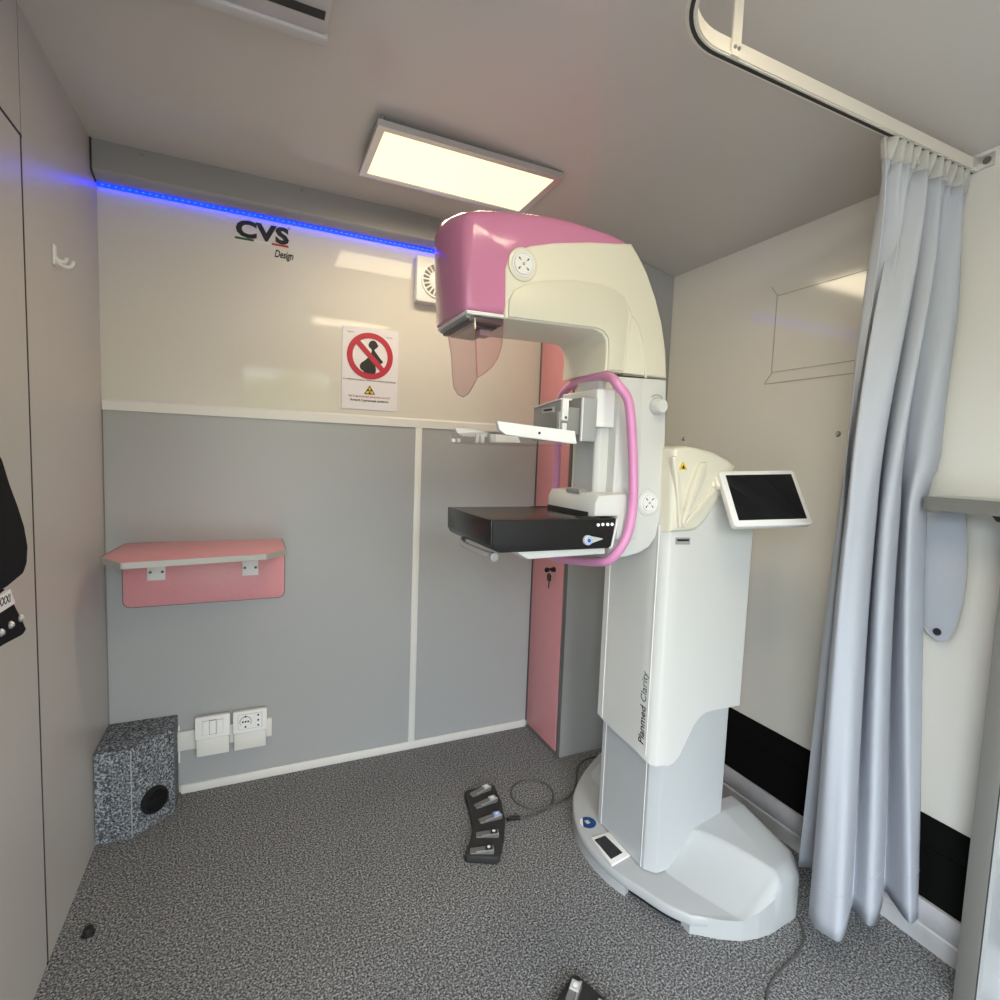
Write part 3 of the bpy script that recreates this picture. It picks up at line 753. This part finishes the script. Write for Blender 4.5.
# shoulder cap
cap = [(1.4980, 1.0830), (1.5700, 1.0840), (1.6000, 1.0890), (1.6280, 1.1110), (1.6620, 1.1560), (1.7040, 1.2110), (1.7330, 1.2730), (1.6960, 1.2920), (1.6440, 1.3100), (1.5870, 1.3190), (1.5430, 1.3230), (1.5070, 1.3190), (1.4940, 1.3130)]
obj('shoulder_cover', MB().prism(cap, 'y', -1.045, -.74, .014, 4), 'cream', mu)
def fin(pts, y0, y1, a):
    return MB().prism(pts, 'y', y0, y1, a, 2)
obj('shoulder_ridge', fin([(1.4850, 1.2910), (1.4990, 1.2940), (1.5300, 1.1740), (1.5330, 1.0990), (1.5220, 1.0990), (1.5120, 1.1740)], -1.053, -1.04, .002), 'cream', mu)
obj('shoulder_ridge', fin([(1.5830, 1.2770), (1.6050, 1.2810), (1.6050, 1.2440), (1.5640, 1.1600), (1.5360, 1.0980), (1.5280, 1.1130), (1.5530, 1.2020)], -1.058, -1.04, .004), 'cream', mu)
obj('shoulder_ridge', fin([(1.6420, 1.2080), (1.6570, 1.2050), (1.6030, 1.1400), (1.5470, 1.0980), (1.5360, 1.1010), (1.5930, 1.1600)], -1.051, -1.04, .002), 'cream', mu)
obj('cap_lid', MB().lathe([(0, .002), (.022, .002), (.024, 0)], ([(1.6110, 1.3200)][0][0], -.95, cap[10][1]-.002), 'z', 24), 'cream', mu)
wt = [(1.5150, 1.2580), (1.5450, 1.2580), (1.5270, 1.2800)]
wl_ = obj('warning_label', MB().prism(wt, 'y', -1.0465, -1.044), 'yellow', mu)
obj('label_trefoil', MB().prism([(1.5240, 1.2600), (1.5360, 1.2600), (1.5290, 1.2700)], 'y', -1.0472, -1.046), 'ink', wl_)
rp = [(1.5290, 1.0680), (1.5810, 1.0660), (1.5820, 1.0460), (1.5310, 1.0480)]
rlb = obj('rating_plate', MB().prism(rp, 'y', -1.0365, -1.034), 'label', mu)
obj('rating_text', MB().prism([(1.5330, 1.0630), (1.5770, 1.0620), (1.5780, 1.0560), (1.5340, 1.0570)], 'y', -1.0370, -1.036), 'ink', rlb)
# monitor
mo = D.objects.new('monitor', None); COL.objects.link(mo); mo.parent = mu; mo.location = Vector((1.75490, -1.13050, 1.18886))-mu.location
def mon(mb):
    u_, v_, n_ = Vector((0.95363, -0.29711, 0.04814)), Vector((0.11574, 0.50965, 0.85256)), Vector((-0.27784, -0.80746, 0.52040))
    mtx = Matrix.Translation((1.75490, -1.13050, 1.18886)) @ Matrix(((u_.x, v_.x, n_.x, 0), (u_.y, v_.y, n_.y, 0), (u_.z, v_.z, n_.z, 0), (0, 0, 0, 1)))
    bmesh.ops.transform(mb.bm, matrix=mtx, verts=mb.bm.verts[:]); bmesh.ops.recalc_face_normals(mb.bm, faces=mb.bm.faces[:]); return mb
mw, mh = 0.2316/2, 0.1722/2
obj('monitor_case', mon(MB().prism(rrect(-mw, -mh, mw, mh, .012), 'z', -.022, 0, .004)), 'white', mo)
obj('monitor_screen', mon(MB().prism(rrect(-mw+.017, -mh+.018, mw-.014, mh-.014, .002), 'z', -.004, .0008)), 'screen', mo)
obj('monitor_arm', mon(MB().box((-mw-.01, mh-.045, -.035), (-mw+.06, mh-.01, -.012), .006)), 'cream', mo)
am = Vector((1.75490, -1.13050, 1.18886))-Vector((0.95363, -0.29711, 0.04814))*(mw-.01)+Vector((0.11574, 0.50965, 0.85256))*(mh-.03)-Vector((-0.27784, -0.80746, 0.52040))*.025
obj('monitor_bracket', MB().tube([am, (am.x-.03, am.y+.03, am.z), (am.x-.06, -1.03, am.z+.0)], .016, 12, smooth=3), 'cream', mu)
# C-arm
AN, AF = -1.0, -.785
upper = [(0.9960, 1.6000), (0.9920, 1.7140), (0.9980, 1.7380), (1.0160, 1.7580), (1.0550, 1.7780), (1.1220, 1.7980), (1.2220, 1.8190), (1.3510, 1.8390), (1.3790, 1.8100), (1.4080, 1.7720), (1.4400, 1.7140), (1.4650, 1.6550), (1.4850, 1.5820), (1.4940, 1.5060), (1.2870, 1.5060), (1.2890, 1.5600), (1.2860, 1.5850), (1.2740, 1.6000), (1.2530, 1.6070)]
obj('arm_upper', MB().prism(upper, 'y', AN, AF, .006, 3), 'cream', mu, ang=40)
upperpanel = [(1.0040, 1.6040), (1.0040, 1.6430), (1.0170, 1.6680), (1.0460, 1.6860), (1.0990, 1.7040), (1.1840, 1.7190), (1.2580, 1.7210), (1.3050, 1.7150), (1.3350, 1.7010), (1.3490, 1.6800), (1.3510, 1.6500), (1.3410, 1.5120), (1.2940, 1.5090), (1.2950, 1.5610), (1.2900, 1.5910), (1.2750, 1.6060), (1.2530, 1.6110)]
obj('arm_inset', MB().prism(upperpanel, 'y', AN-.0045, AN+.004, .004, 2), 'creamd', mu, ang=40)
obj('arm_ridge', MB().tube([(p[0], AN-.0005, p[1]) for p in [(1.3490, 1.6830), (1.3630, 1.6640), (1.3850, 1.6390), (1.4040, 1.6000), (1.4140, 1.5530), (1.4200, 1.5010)]], .0035, 8, smooth=4).tube([(p[0], AN-.0005, p[1]) for p in [(1.3630, 1.6620), (1.3550, 1.5940), (1.3480, 1.5070)]], .0028, 8, smooth=4), 'cream', mu)
lower = [(1.4940, 1.5040), (1.5020, 1.3660), (1.5060, 1.2260), (1.5030, 1.1270), (1.4900, 1.0650), (1.4700, 1.0370), (1.4360, 1.0210), (1.3890, 1.0120), (1.3290, 1.0090), (1.3350, 1.2230), (1.3340, 1.4350), (1.3290, 1.4970)]
obj('arm_lower', MB().prism(lower, 'y', AN, AF, .006, 3), 'mwhite', mu, ang=40)
facet = [(1.4090, 1.4940), (1.4130, 1.3880), (1.4200, 1.1920), (1.4090, 1.1140), (1.3750, 1.0240), (1.3350, 1.0170), (1.3510, 1.2240), (1.3330, 1.4870)]
obj('arm_facet', MB().prism(facet, 'y', AN-.003, AN+.003, .003, 2), 'mwhite', mu)
obj('arm_seam', MB().prism([(1.3450, 1.5040), (1.4960, 1.5070), (1.4960, 1.5040), (1.3450, 1.5010)], 'y', AN-.0008, AF+.0008), 'seamg', mu)
# pink head cover
pinkp = [(0.8980, 1.6070), (0.9960, 1.6100), (1.1430, 1.6640), (1.2940, 1.7470), (1.3600, 1.8090), (1.3510, 1.8380), (1.3280, 1.8470), (1.2870, 1.8540), (1.2380, 1.8580), (1.1760, 1.8610), (1.1050, 1.8590), (1.0380, 1.8510), (0.9740, 1.8410), (0.9360, 1.8330), (0.9150, 1.8250), (0.9030, 1.8130), (0.8980, 1.7920), (0.8970, 1.7150)]
def offset_poly(P, d):
    n = len(P); out = []
    A = sum(P[i][0]*P[(i+1) % n][1]-P[(i+1) % n][0]*P[i][1] for i in range(n)); sg = 1 if A > 0 else -1
    for i in range(n):
        a, b, c = Vector(P[i-1]), Vector(P[i]), Vector(P[(i+1) % n])
        d1, d2 = (b-a).normalized(), (c-b).normalized()
        n1, n2 = Vector((-d1.y, d1.x))*sg, Vector((-d2.y, d2.x))*sg
        m_ = (n1+n2); m_ = m_/max(.5, m_.length_squared/2)
        out.append((b.x+m_.x*d, b.y+m_.y*d))
    return out
# the nose bows outwards across its width, the rim is rounded
ya, yb_ = AN+.002, -.775
rings_ = []
zt0, zb0_ = max(p[1] for p in pinkp), pinkp[0][1]
sl = [(0, .017), (.002, .010), (.006, .004), (.012, .001), (.018, 0)]
wd0 = yb_-ya
sl = sl + [(wd0*k/10, 0) for k in range(2, 9)] + [(wd0-a_, b_) for a_, b_ in sl[::-1]]
for dy, ins in sl:
    y = ya+dy; f_ = 1-((dy-wd0/2)/(wd0/2))**2
    rr_ = []
    for (x, z) in offset_poly(pinkp, ins):
        wx = max(0, 1-(x-pinkp[0][0])/.10)**1.5
        hz = max(0, min(1, (z-zb0_)/(zt0-zb0_)))
        bz = .012+.026*min(1, hz*1.5)
        rr_.append((x-bz*f_*wx, y, z+.020*f_*hz*max(0, 1-(x-pinkp[0][0])/.35)))
    rings_.append(rr_)
po_ = obj('head_cover', MB().loft(rings_), 'pink', mu, ang=60)
hx0 = pinkp[0][0]
# collimator trim and recess
zb0 = pinkp[0][1]
obj('collimator_trim', MB().prism([(0.9010, 1.6080), (0.9960, 1.6100), (0.9960, 1.6010), (0.9020, 1.5990)], 'y', AN+.004, -.78, .003), 'white', mu)
obj('collimator_front', MB().box((hx0+.004, AN+.012, zb0-.016), (hx0+.02, AF-.012, zb0), .003), 'greypl', mu)
obj('collimator', MB().box((hx0+.012, AN+.012, zb0-.022), (hx0+.10, AF-.012, zb0-.008), .003), 'colli', mu)
obj('collimator_window', MB().prism([(hx0+.03, AN+.035), (hx0+.09, AN+.03), (hx0+.09, AF-.03), (hx0+.03, AF-.035)], 'z', zb0-.0275, zb0-.02), 'black', mu)
obj('light_hood', MB().box((hx0+.055, AN+.05, zb0-.042), (hx0+.085, AN+.085, zb0-.02), .004), 'greyl', mu)
# face shield
SX = hx0+.012
fsf = [(-1.0060, 1.5880), (-0.7980, 1.6230), (-0.8180, 1.5850), (-0.8500, 1.5290), (-0.8620, 1.4770), (-0.8770, 1.4430), (-0.9080, 1.4240), (-0.9440, 1.4150), (-0.9770, 1.4190), (-1.0080, 1.4350), (-1.0310, 1.4500)]
obj('face_shield', MB().prism(fsf, 'x', .9165, .9195), 'pinkclear', mu)
fss = [(0.9200, 1.5900), (0.9300, 1.4550), (0.9470, 1.4660), (0.9670, 1.4840), (0.9810, 1.5060), (0.9890, 1.5320), (0.9920, 1.5600), (0.9930, 1.5980)]
obj('face_shield_side', MB().prism(fss, 'y', -1.0035, -1.0005), 'pinkclear', mu)
for k_, pl in enumerate((fsf, fss)):
    ed = [(.918, p[0], p[1]) if k_ == 0 else (p[0], -1.002, p[1]) for p in pl]
    obj('shield_edge', MB().tube(ed[1:], .0011, 6), 'pinkedge', mu)
obj('shield_fold', MB().tube([(p[0], -1.001, p[1]) for p in [(0.9200, 1.5850), (0.9250, 1.5180), (0.9300, 1.4570)]], .0018, 6), 'pinkclear', mu)
# joystick rosettes and knob
def rosette(c, r, y, m0='cream'):
    obj('disc_surround', MB().lathe([(r*1.30, 0), (r*1.27, -.003), (r*1.1, -.0045), (r*1.02, -.003), (0, -.003)], (c[0], y, c[1]), 'y', 40), m0, mu)
    o = obj('control_disc', MB().lathe([(r, 0), (r, -.004), (r*.93, -.0055), (r*.86, -.0045), (r*.80, -.0045), (r*.78, -.006), (0, -.006)], (c[0], y, c[1]), 'y', 40), 'white', mu)
    obj('disc_outline', MB().ring((c[0], y, c[1]), r*.78, r*.82, 'y', -.0058, -.004, 36), 'greyl', o)
    ar = MB()
    for k in range(4):
        a = PI/4+k*PI/2; d = Vector((math.cos(a), math.sin(a))); n_ = Vector((-d.y, d.x)); cc = Vector(c)+d*r*.5
        for pts in ([cc+d*r*.16, cc+n_*r*.10, cc-n_*r*.10], [cc-n_*r*.025, cc+n_*r*.025, cc+n_*r*.025-d*r*.17, cc-n_*r*.025-d*r*.17]):
            ar.prism([(q.x, q.y) for q in pts], 'y', y-.0066, y-.0055)
    ar.ring((c[0], y, c[1]), r*.07, r*.11, 'y', -.0066, -.0055, 14)
    obj('disc_arrow', ar, 'ink', o)
rosette([(1.0370, 1.7300)][0], .0300, AN-.001)
rosette([(1.4540, 1.1620)][0], .0285, AN-.001, 'mwhite')
kc = [(1.4630, 1.4280)][0]
kn = obj('knob', MB().lathe([(.021, 0), (.021, -.016), (.0185, -.024), (.017, -.026), (0, -.026)], (kc[0], AN, kc[1]), 'y', 32), 'mwhite', mu)
obj('knob_collar', MB().lathe([(.024, 0), (.024, -.003), (.0, -.003)], (kc[0], AN, kc[1]), 'y', 32), 'greyl', kn)
obj('knob_scale', MB().tube([(kc[0]+.031*math.cos(a), AN-.0008, kc[1]+.031*math.sin(a)) for a in [math.radians(50+8*k) for k in range(11)]], .0008, 5), 'inkg', kn)
# compression column and carriage
obj('compression_column', MB().prism([(1.30, -.955), (1.30, -.852), (1.306, -.845), (1.36, -.845), (1.36, -.965), (1.31, -.965)], 'z', 1.13, 1.50), 'mwhite', mu, bev=.003)
obj('column_face', MB().box((1.2985, -.952, 1.19), (1.301, -.856, 1.44)), 'mgrey', mu)
obj('carriage', MB().prism([(1.283, -.975), (1.283, -.80), (1.295, -.785), (1.38, -.785), (1.38, -.985), (1.30, -.985)], 'z', 1.362, 1.464), 'white', mu, bev=.005)
obj('carriage_top', MB().prism([(1.31, 1.45), (1.31, 1.478), (1.32, 1.495), (1.37, 1.495), (1.37, 1.45)], 'y', -.975, -.82, .005), 'cream', mu)
obj('carriage_inset', MB().box((1.3085, -.95, 1.456), (1.311, -.89, 1.478), .001), 'creamd', mu)
obj('column_slot', MB().box((1.340, -.990, 1.16), (1.346, -.97, 1.40)), 'seam', mu)
hb = obj('paddle_holder', MB().box((1.238, -.975, 1.322), (1.285, -.895, 1.437), .002), 'greypl', mu)
obj('holder_side', MB().box((1.241, -.9785, 1.324), (1.284, -.9745, 1.436), .001), 'greymid', hb)
obj('holder_edge', MB().box((1.2365, -.9800, 1.323), (1.2405, -.974, 1.437)), 'white', hb)
pb = obj('paddle_bracket', MB().prism([(-.985, 1.322), (-.985, 1.425), (-.84, 1.412), (-.84, 1.322)], 'x', 1.168, 1.186, .002), 'greypl', mu)
obj('bracket_top', MB().prism([(-.987, 1.4255), (-.987, 1.429), (-.84, 1.416), (-.84, 1.4125)], 'x', 1.166, 1.20), 'white', pb)
obj('bracket_label', MB().box((1.1665, -.955, 1.395), (1.1685, -.89, 1.410)), 'greyl', pb)
obj('label_text', MB().box((1.1658, -.945, 1.400), (1.1668, -.90, 1.405)), 'ink', pb)
obj('bracket_slot', MB().box((1.1665, -.955, 1.337), (1.1685, -.905, 1.348)), 'ink', pb)
obj('bracket_panel', MB().box((1.1662, -.985, 1.322), (1.1684, -.972, 1.395)), 'greyl', pb)
obj('bracket_hinge', MB().box((1.169, -.993, 1.372), (1.188, -.984, 1.428), .002).box((1.172, -.991, 1.325), (1.186, -.984, 1.366), .002), 'white', pb)
obj('hinge_screw', MB().lathe([(0, -.002), (.003, -.002), (.004, 0)], (1.180, -.993, 1.380), 'y', 12), 'inkg', pb)
obj('holder_link', MB().box((1.18, -.965, 1.34), (1.24, -.86, 1.41), .002), 'greypl', mu)
# paddle
pn = [(0.9660, 1.3560), (1.1770, 1.3440), (1.1840, 1.3130), (1.1670, 1.3130), (0.9890, 1.3260), (0.9730, 1.3360)]
pd = obj('compression_paddle', MB().prism(pn, 'y', -1.045, -1.03, .002), 'white', mu)
obj('paddle_screw', MB().lathe([(0, -.0015), (.0032, -.0012), (.0032, 0)], ([(1.0770, 1.3340)][0][0], -1.045, [(1.0770, 1.3340)][0][1]), 'y', 12), 'ink', pd)
fbar = [(0.9720, 1.3500), (1.0200, 1.3500), (1.0730, 1.3430), (1.0860, 1.3330), (1.0640, 1.3290), (0.9960, 1.3280), (0.9810, 1.3340)]
obj('paddle_bar', MB().prism(fbar, 'y', -.742, -.728, .002), 'white', pd)
obj('paddle_bar', MB().prism([(0.9960, 1.3300), (1.0750, 1.3300), (1.0840, 1.3120), (1.0020, 1.3090)], 'y', -.935, -.915, .002), 'white', pd)
ptz = 1.306
px_a, px_b = pn[0][0]+.002, 1.165
ty = MB().box((px_a, -1.03, ptz), (px_b, -.73, ptz+.003)).box((px_a, -1.03, ptz+.003), (px_a+.003, -.73, ptz+.028)).box((px_a, -1.03, ptz+.003), (px_b, -1.027, ptz+.028)).box((px_a, -.733, ptz+.003), (px_b, -.73, ptz+.028))
obj('paddle_tray', ty, 'clear', pd)
for q in [(0.9610, 1.3140), (0.9760, 1.3150)] + [(1.0160, 1.3260), (1.0310, 1.3250)]:
    yq = -.76 if q[0] < [(0.9990, 1.3170)][0][0] else -.80
    obj('paddle_clip', MB().box((q[0]-.0055, yq-.006, ptz+.003), (q[0]+.0055, yq+.006, q[1]+.006), .003), 'white', pd)
# detector table
tb_near = [(0.9640, 1.1200), (1.3210, 1.1300), (1.3070, 1.0550), (1.2980, 1.0460), (0.9880, 1.0470), (0.9770, 1.0520), (0.9670, 1.0720)]
TX0 = tb_near[0][0]
zt = (tb_near[0][1]+tb_near[1][1])/2; zbm = tb_near[4][1]
TR = tb_near[1][0]
prof = [(TX0, zt), (TR, zt), (TR-.012, zbm+.006), (TR-.02, zbm), (TX0+.022, zbm), (TX0+.008, zbm+.008), (TX0+.001, zbm+.022)]
dt = obj('detector_table', MB().prism(prof, 'y', -1.036, -.722, .003), 'tabletop', mu)
obj('table_side', MB().prism([(p[0], p[1]) for p in shrink(prof, .985)], 'y', -1.041, -1.034, .0015), 'carbon', dt)
obj('table_side_edge', MB().prism([(TR-.0015, zt-.002), (TR+.003, zt-.002), (TR-.010, zbm+.004), (TR-.018, zbm-.002), (TR-.02, zbm+.001), (TR-.0145, zbm+.006)], 'y', -1.042, -1.03), 'white', dt)
for q in [(1.2620, 1.1090), (1.2760, 1.1100), (1.2910, 1.1100), (1.3050, 1.1100)]:
    obj('table_button', MB().lathe([(.0042, 0), (.0042, -.002), (0, -.0024)], (q[0], -1.041, q[1]), 'y', 16), 'dot', dt)
kq = [(1.2300, 1.0710), (1.2700, 1.0730)]
kd = obj('table_knob', MB().lathe([(.0125, 0), (.0125, -.008), (.011, -.010), (0, -.010)], (kq[0][0], -1.041, kq[0][1]), 'y', 28), 'white', dt)
obj('knob_center', MB().lathe([(.0055, 0), (.0055, -.0112), (0, -.0112)], (kq[0][0], -1.041, kq[0][1]), 'y', 20), 'bluedot', kd)
obj('knob_rim', MB().ring((kq[0][0], -1.041, kq[0][1]), .0075, .0105, 'y', -.0106, -.008, 24), 'bluel', kd)
obj('knob_pointer', MB().prism([(kq[0][0], kq[0][1]+.012), (kq[1][0]+.006, kq[1][1]+.001), (kq[1][0]+.006, kq[1][1]-.001), (kq[0][0], kq[0][1]-.012)], 'y', -1.046, -1.04, .001), 'greyl', kd)
obj('table_slot', MB().box((1.23, -.735, zt-.001), (1.285, -.727, zt+.0015)), 'black', dt)
obj('table_stop', MB().box((1.215, -1.03, zt-.001), (1.275, -1.005, zt+.003), .001), 'blackmat', dt)
obj('table_underside', MB().prism([(1.03, zbm+.002), (1.30, zbm+.002), (1.30, zbm-.018), (1.07, zbm-.022)], 'y', -1.025, -.74, .003), 'mwhite', dt)
gh = [(0.9790, 1.0390)][0]
obj('grip_rod', MB().tube([(gh[0], -1.02, zbm-.010), (gh[0]-.004, -.98, zbm-.012), (gh[0]-.004, -.83, zbm-.012), (gh[0]+.012, -.79, zbm-.004)], .0085, 12, smooth=3), 'clearish', dt)
obj('grip_end', MB().lathe([(.0, -.010), (.0105, -.008), (.0105, .008), (.0, .010)], (gh[0], -1.02, zbm-.012), 'y', 18), 'greypl', dt)
# mount behind the table
obj('table_mount', MB().prism([(1.258, zt+.003), (1.258, zt+.040), (1.268, zt+.060), (1.40, zt+.068), (1.40, zt-.06), (1.33, zt-.06), (1.33, zt+.003)], 'y', -1.03, -.78, .010), 'mwhite', mu, ang=40)
obj('mount_slot', MB().box((1.254, -1.0, zt+.0005), (1.262, -.79, zt+.013)), 'seam', mu)
obj('mount_pad', MB().box((1.262, -.945, zt+.056), (1.30, -.875, zt+.070), .004), 'greypl', mu)
# grab handle: one pink loop round the arm
HN, HF = -1.05, -.675
hp = [(1.300, HN+.008, 1.466), (1.328, HN, 1.430), (1.345, HN, 1.35), (1.357, HN, 1.25), (1.362, HN, 1.16), (1.352, HN, 1.09), (1.335, HN+.006, 1.048), (1.318, HN+.025, 1.014), (1.31, -.99, 1.000), (1.311, -.9, .985), (1.309, -.8, .972), (1.303, -.72, .972), (1.305, HF-.005, .990), (1.33, HF, 1.05), (1.347, HF, 1.18), (1.347, HF, 1.30), (1.345, HF, 1.43), (1.337, -.705, 1.473), (1.322, -.78, 1.494), (1.308, -.86, 1.502), (1.301, -.95, 1.501), (1.297, -1.015, 1.488)]
obj('handle', MB().tube(hp, .0125, 14, closed=True, smooth=5), 'pinkh', mu)

# ------------------------------------------------------------------ foot pedals
def make_pedal():
    r = thing('foot_pedal', 'black five-key foot pedal lying on the carpet in front of the pink cabinet', 'foot pedal', (0, 0, 0), 'foot pedals')
    L = [(-.055, .182), (.055, .185), (.062, .16), (.057, 0), (.006, -.195), (-.006, -.20), (-.088, -.165), (-.092, -.15), (-.060, -.0), (-.064, .165)]
    L = [(1.170, -.412), (1.180, -.402), (1.282, -.404), (1.292, -.415), (1.279, -.50), (1.252, -.595), (1.208, -.68), (1.160, -.752), (1.148, -.756), (1.066, -.715), (1.060, -.702), (1.100, -.65), (1.132, -.592), (1.152, -.51)]
    ox, oy = 1.18, -.59
    L = [(p[0]-ox, p[1]-oy) for p in L]
    obj('housing', MB().prism(L, 'z', 0, .026, .006, 3), 'blackmat', r)
    P = [(1.1850, -0.4400), (1.2660, -0.4260), (1.1750, -0.5060), (1.2610, -0.4970), (1.1600, -0.5830), (1.2400, -0.5860), (1.1240, -0.6400), (1.1940, -0.6670), (1.0800, -0.7000), (1.1500, -0.7280)]
    for k in range(5):
        a = Vector(P[2*k])-Vector((ox, oy)); b = Vector(P[2*k+1])-Vector((ox, oy))
        d = (b-a).normalized(); n_ = Vector((-d.y, d.x)); w = .013
        q = [a-n_*w, b-n_*w, b+n_*w, a+n_*w]
        key = MB().loft([[(v.x, v.y, .02) for v in q], [(q[0].x, q[0].y, .028), (q[1].x, q[1].y, .040), (q[2].x, q[2].y, .040), (q[3].x, q[3].y, .028)]])
        ko = obj('pedal_key', key, 'keygrey', r, bev=.003)
        e = [a+d*.02-n_*(w-.001), b-n_*(w-.001), b-n_*(w-.006), a+d*.02-n_*(w-.004)]
        obj('key_highlight', MB().loft([[(v.x, v.y, .030) for v in e], [(e[0].x, e[0].y, .0335), (e[1].x, e[1].y, .0408), (e[2].x, e[2].y, .0408), (e[3].x, e[3].y, .0335)]]), 'alu', ko)
        c = b-d*.016
        sq = [c-d*.011-n_*.010, c+d*.011-n_*.010, c+d*.011+n_*.010, c-d*.011+n_*.010]
        obj('key_symbol', MB().prism([(v.x, v.y) for v in sq], 'z', .034, .0412), ('greyl', 'greyl', 'bluel', 'black', 'black')[k], ko)  # first two symbols are pale: glare on them is put into the colour
        obj('key_mark', MB().lathe([(.0055, .0405), (.0055, .0420), (0, .0422)], (c.x, c.y, 0), 'z', 12), 'white', ko)
    return r
pa = make_pedal(); pa.location = (1.18, -.59, 0)
def dup(root, loc, rz, label):
    r = root.copy(); COL.objects.link(r); r.location = loc; r.rotation_euler = (0, 0, rz); r['label'] = label
    for ch in list(root.children):
        c = ch.copy(); COL.objects.link(c); c.parent = r
        for g in list(ch.children):
            d = g.copy(); COL.objects.link(d); d.parent = c
    return r
rz = math.radians(29.5)
cor = Vector((1.287-1.18, -.407+.59)); cr = Vector((cor.x*math.cos(rz)-cor.y*math.sin(rz), cor.x*math.sin(rz)+cor.y*math.cos(rz)))
dup(pa, (1.168-cr.x, -1.172-cr.y, 0), rz, 'black foot pedal only partly seen at the bottom edge, nearest the viewer')
cpath = [(1.2810, -0.5850), (1.3120, -0.5920), (1.3520, -0.5930), (1.4190, -0.5820), (1.4760, -0.5420), (1.5020, -0.4740), (1.4780, -0.4200), (1.4280, -0.3970), (1.3700, -0.4160), (1.3370, -0.4760), (1.3480, -0.5290), (1.3840, -0.5710), (1.4370, -0.5800), (1.5030, -0.5690), (1.5690, -0.5340), (1.6220, -0.4720), (1.6670, -0.4090), (1.7310, -0.3630), (1.7950, -0.3590), (1.8350, -0.3620)]
ck = thing('pedal_cable', 'thin grey cable looping on the carpet from pedal to scanner', 'cable', (1.35, -.5, 0))
pts = [Vector((p[0], p[1], .004 + (.0065 if i in (12, 13) else 0))) for i, p in enumerate(cpath)]
obj('cord', MB().tube(pts, .0032, 8, smooth=5), 'cable', ck)
obj('plug', MB().tube([pts[0]+Vector((-.016, -.004, .006)), pts[0]+Vector((0, 0, .004)), pts[1]+Vector((0, 0, .003))], .007, 10), 'black', ck)
c2 = [(1.8630, -1.2530), (1.8360, -1.2910), (1.7980, -1.3180), (1.7480, -1.3350), (1.6830, -1.3470), (1.6310, -1.3590), (1.5970, -1.3720), (1.5690, -1.3920), (1.5160, -1.4380)]
tag(obj('floor_cable', MB().tube([(p[0], p[1], .0035) for p in c2], .003, 8, smooth=5), 'cable'), 'dark cable on the carpet running from the scanner base to the bottom edge', 'cable')

# outside: pavement below the doorway
struct('ground', MB().box((-8, -16, -.9), (10, YB-.1, -.6)), 'ground')

# ------------------------------------------------------------------ light
wd_ = D.worlds.new('World'); SC.world = wd_; wd_.use_nodes = True
n, l = wd_.node_tree.nodes, wd_.node_tree.links
n.clear()
out = n.new('ShaderNodeOutputWorld'); bg = n.new('ShaderNodeBackground'); tc = n.new('ShaderNodeTexCoord')
sx = n.new('ShaderNodeSeparateXYZ'); rp_ = n.new('ShaderNodeValToRGB'); nz = n.new('ShaderNodeTexNoise')
nz.inputs['Scale'].default_value = 14; nz.inputs['Detail'].default_value = 5
l.new(tc.outputs['Generated'], sx.inputs[0]); l.new(tc.outputs['Generated'], nz.inputs['Vector'])
ad = n.new('ShaderNodeMath'); ad.operation = 'MULTIPLY_ADD'; ad.inputs[1].default_value = .10
l.new(nz.outputs['Fac'], ad.inputs[0]); l.new(sx.outputs['Z'], ad.inputs[2])
l.new(ad.outputs[0], rp_.inputs[0])
e = rp_.color_ramp.elements
e[0].position = .0; e[0].color = (.20, .20, .19, 1)
e[1].position = 1.; e[1].color = (.84, .93, 1.04, 1)
for p_, c_ in ((.04, (.06, .09, .03, 1)), (.17, (.12, .17, .06, 1)), (.21, (.86, .93, 1.02, 1))):
    k = e.new(p_); k.color = c_
l.new(rp_.outputs[0], bg.inputs[0]); bg.inputs[1].default_value = 17.0
l.new(bg.outputs[0], out.inputs[0])
def area(name, loc, rot, sx_, sy_, en, col):
    d = D.lights.new(name, 'AREA'); d.shape = 'RECTANGLE'; d.size = sx_; d.size_y = sy_; d.energy = en; d.color = col
    o = D.objects.new(name, d); COL.objects.link(o); o.location = loc; o.rotation_euler = rot
    return o
pt = area('doorway_portal', (.75, YB-.05, 1.01), (PI/2, 0, 0), .78, 2.02, 1, (1, 1, 1)); pt.data.cycles.is_portal = True
pt2 = area('side_door_portal', (-.05, -2.87, 1.01), (PI/2, 0, -PI/2), .9, 2.02, 1, (1, 1, 1)); pt2.data.cycles.is_portal = True
for k_, (x_, y_) in enumerate(((1.06, -.48), (1.07, (-1.98+-1.62)/2))):
    area('lamp_light', (x_, y_, 2.160), (0, 0, 0), .5, .22, (6, 7.5)[k_], (1., .855, .60))

SC.view_settings.view_transform = 'Standard'; SC.view_settings.look = 'None'
SC.view_settings.gamma = 1; SC.view_settings.use_curve_mapping = False
SC.view_settings.exposure = 0.0

# ------------------------------------------------------------------ camera
cd = D.cameras.new('camera'); cam = D.objects.new('camera', cd); COL.objects.link(cam)
cd.sensor_width = 36; cd.sensor_fit = 'HORIZONTAL'; cd.lens = 19.3056; cd.clip_start = .02
cam.matrix_world = Matrix(((0.909227, -0.000171, -0.4163, 0.45903), (-0.414643, 0.088764, -0.905645, -2.17902), (0.037107, 0.996053, 0.080636, 1.2746), (0, 0, 0, 1)))
SC.camera = cam
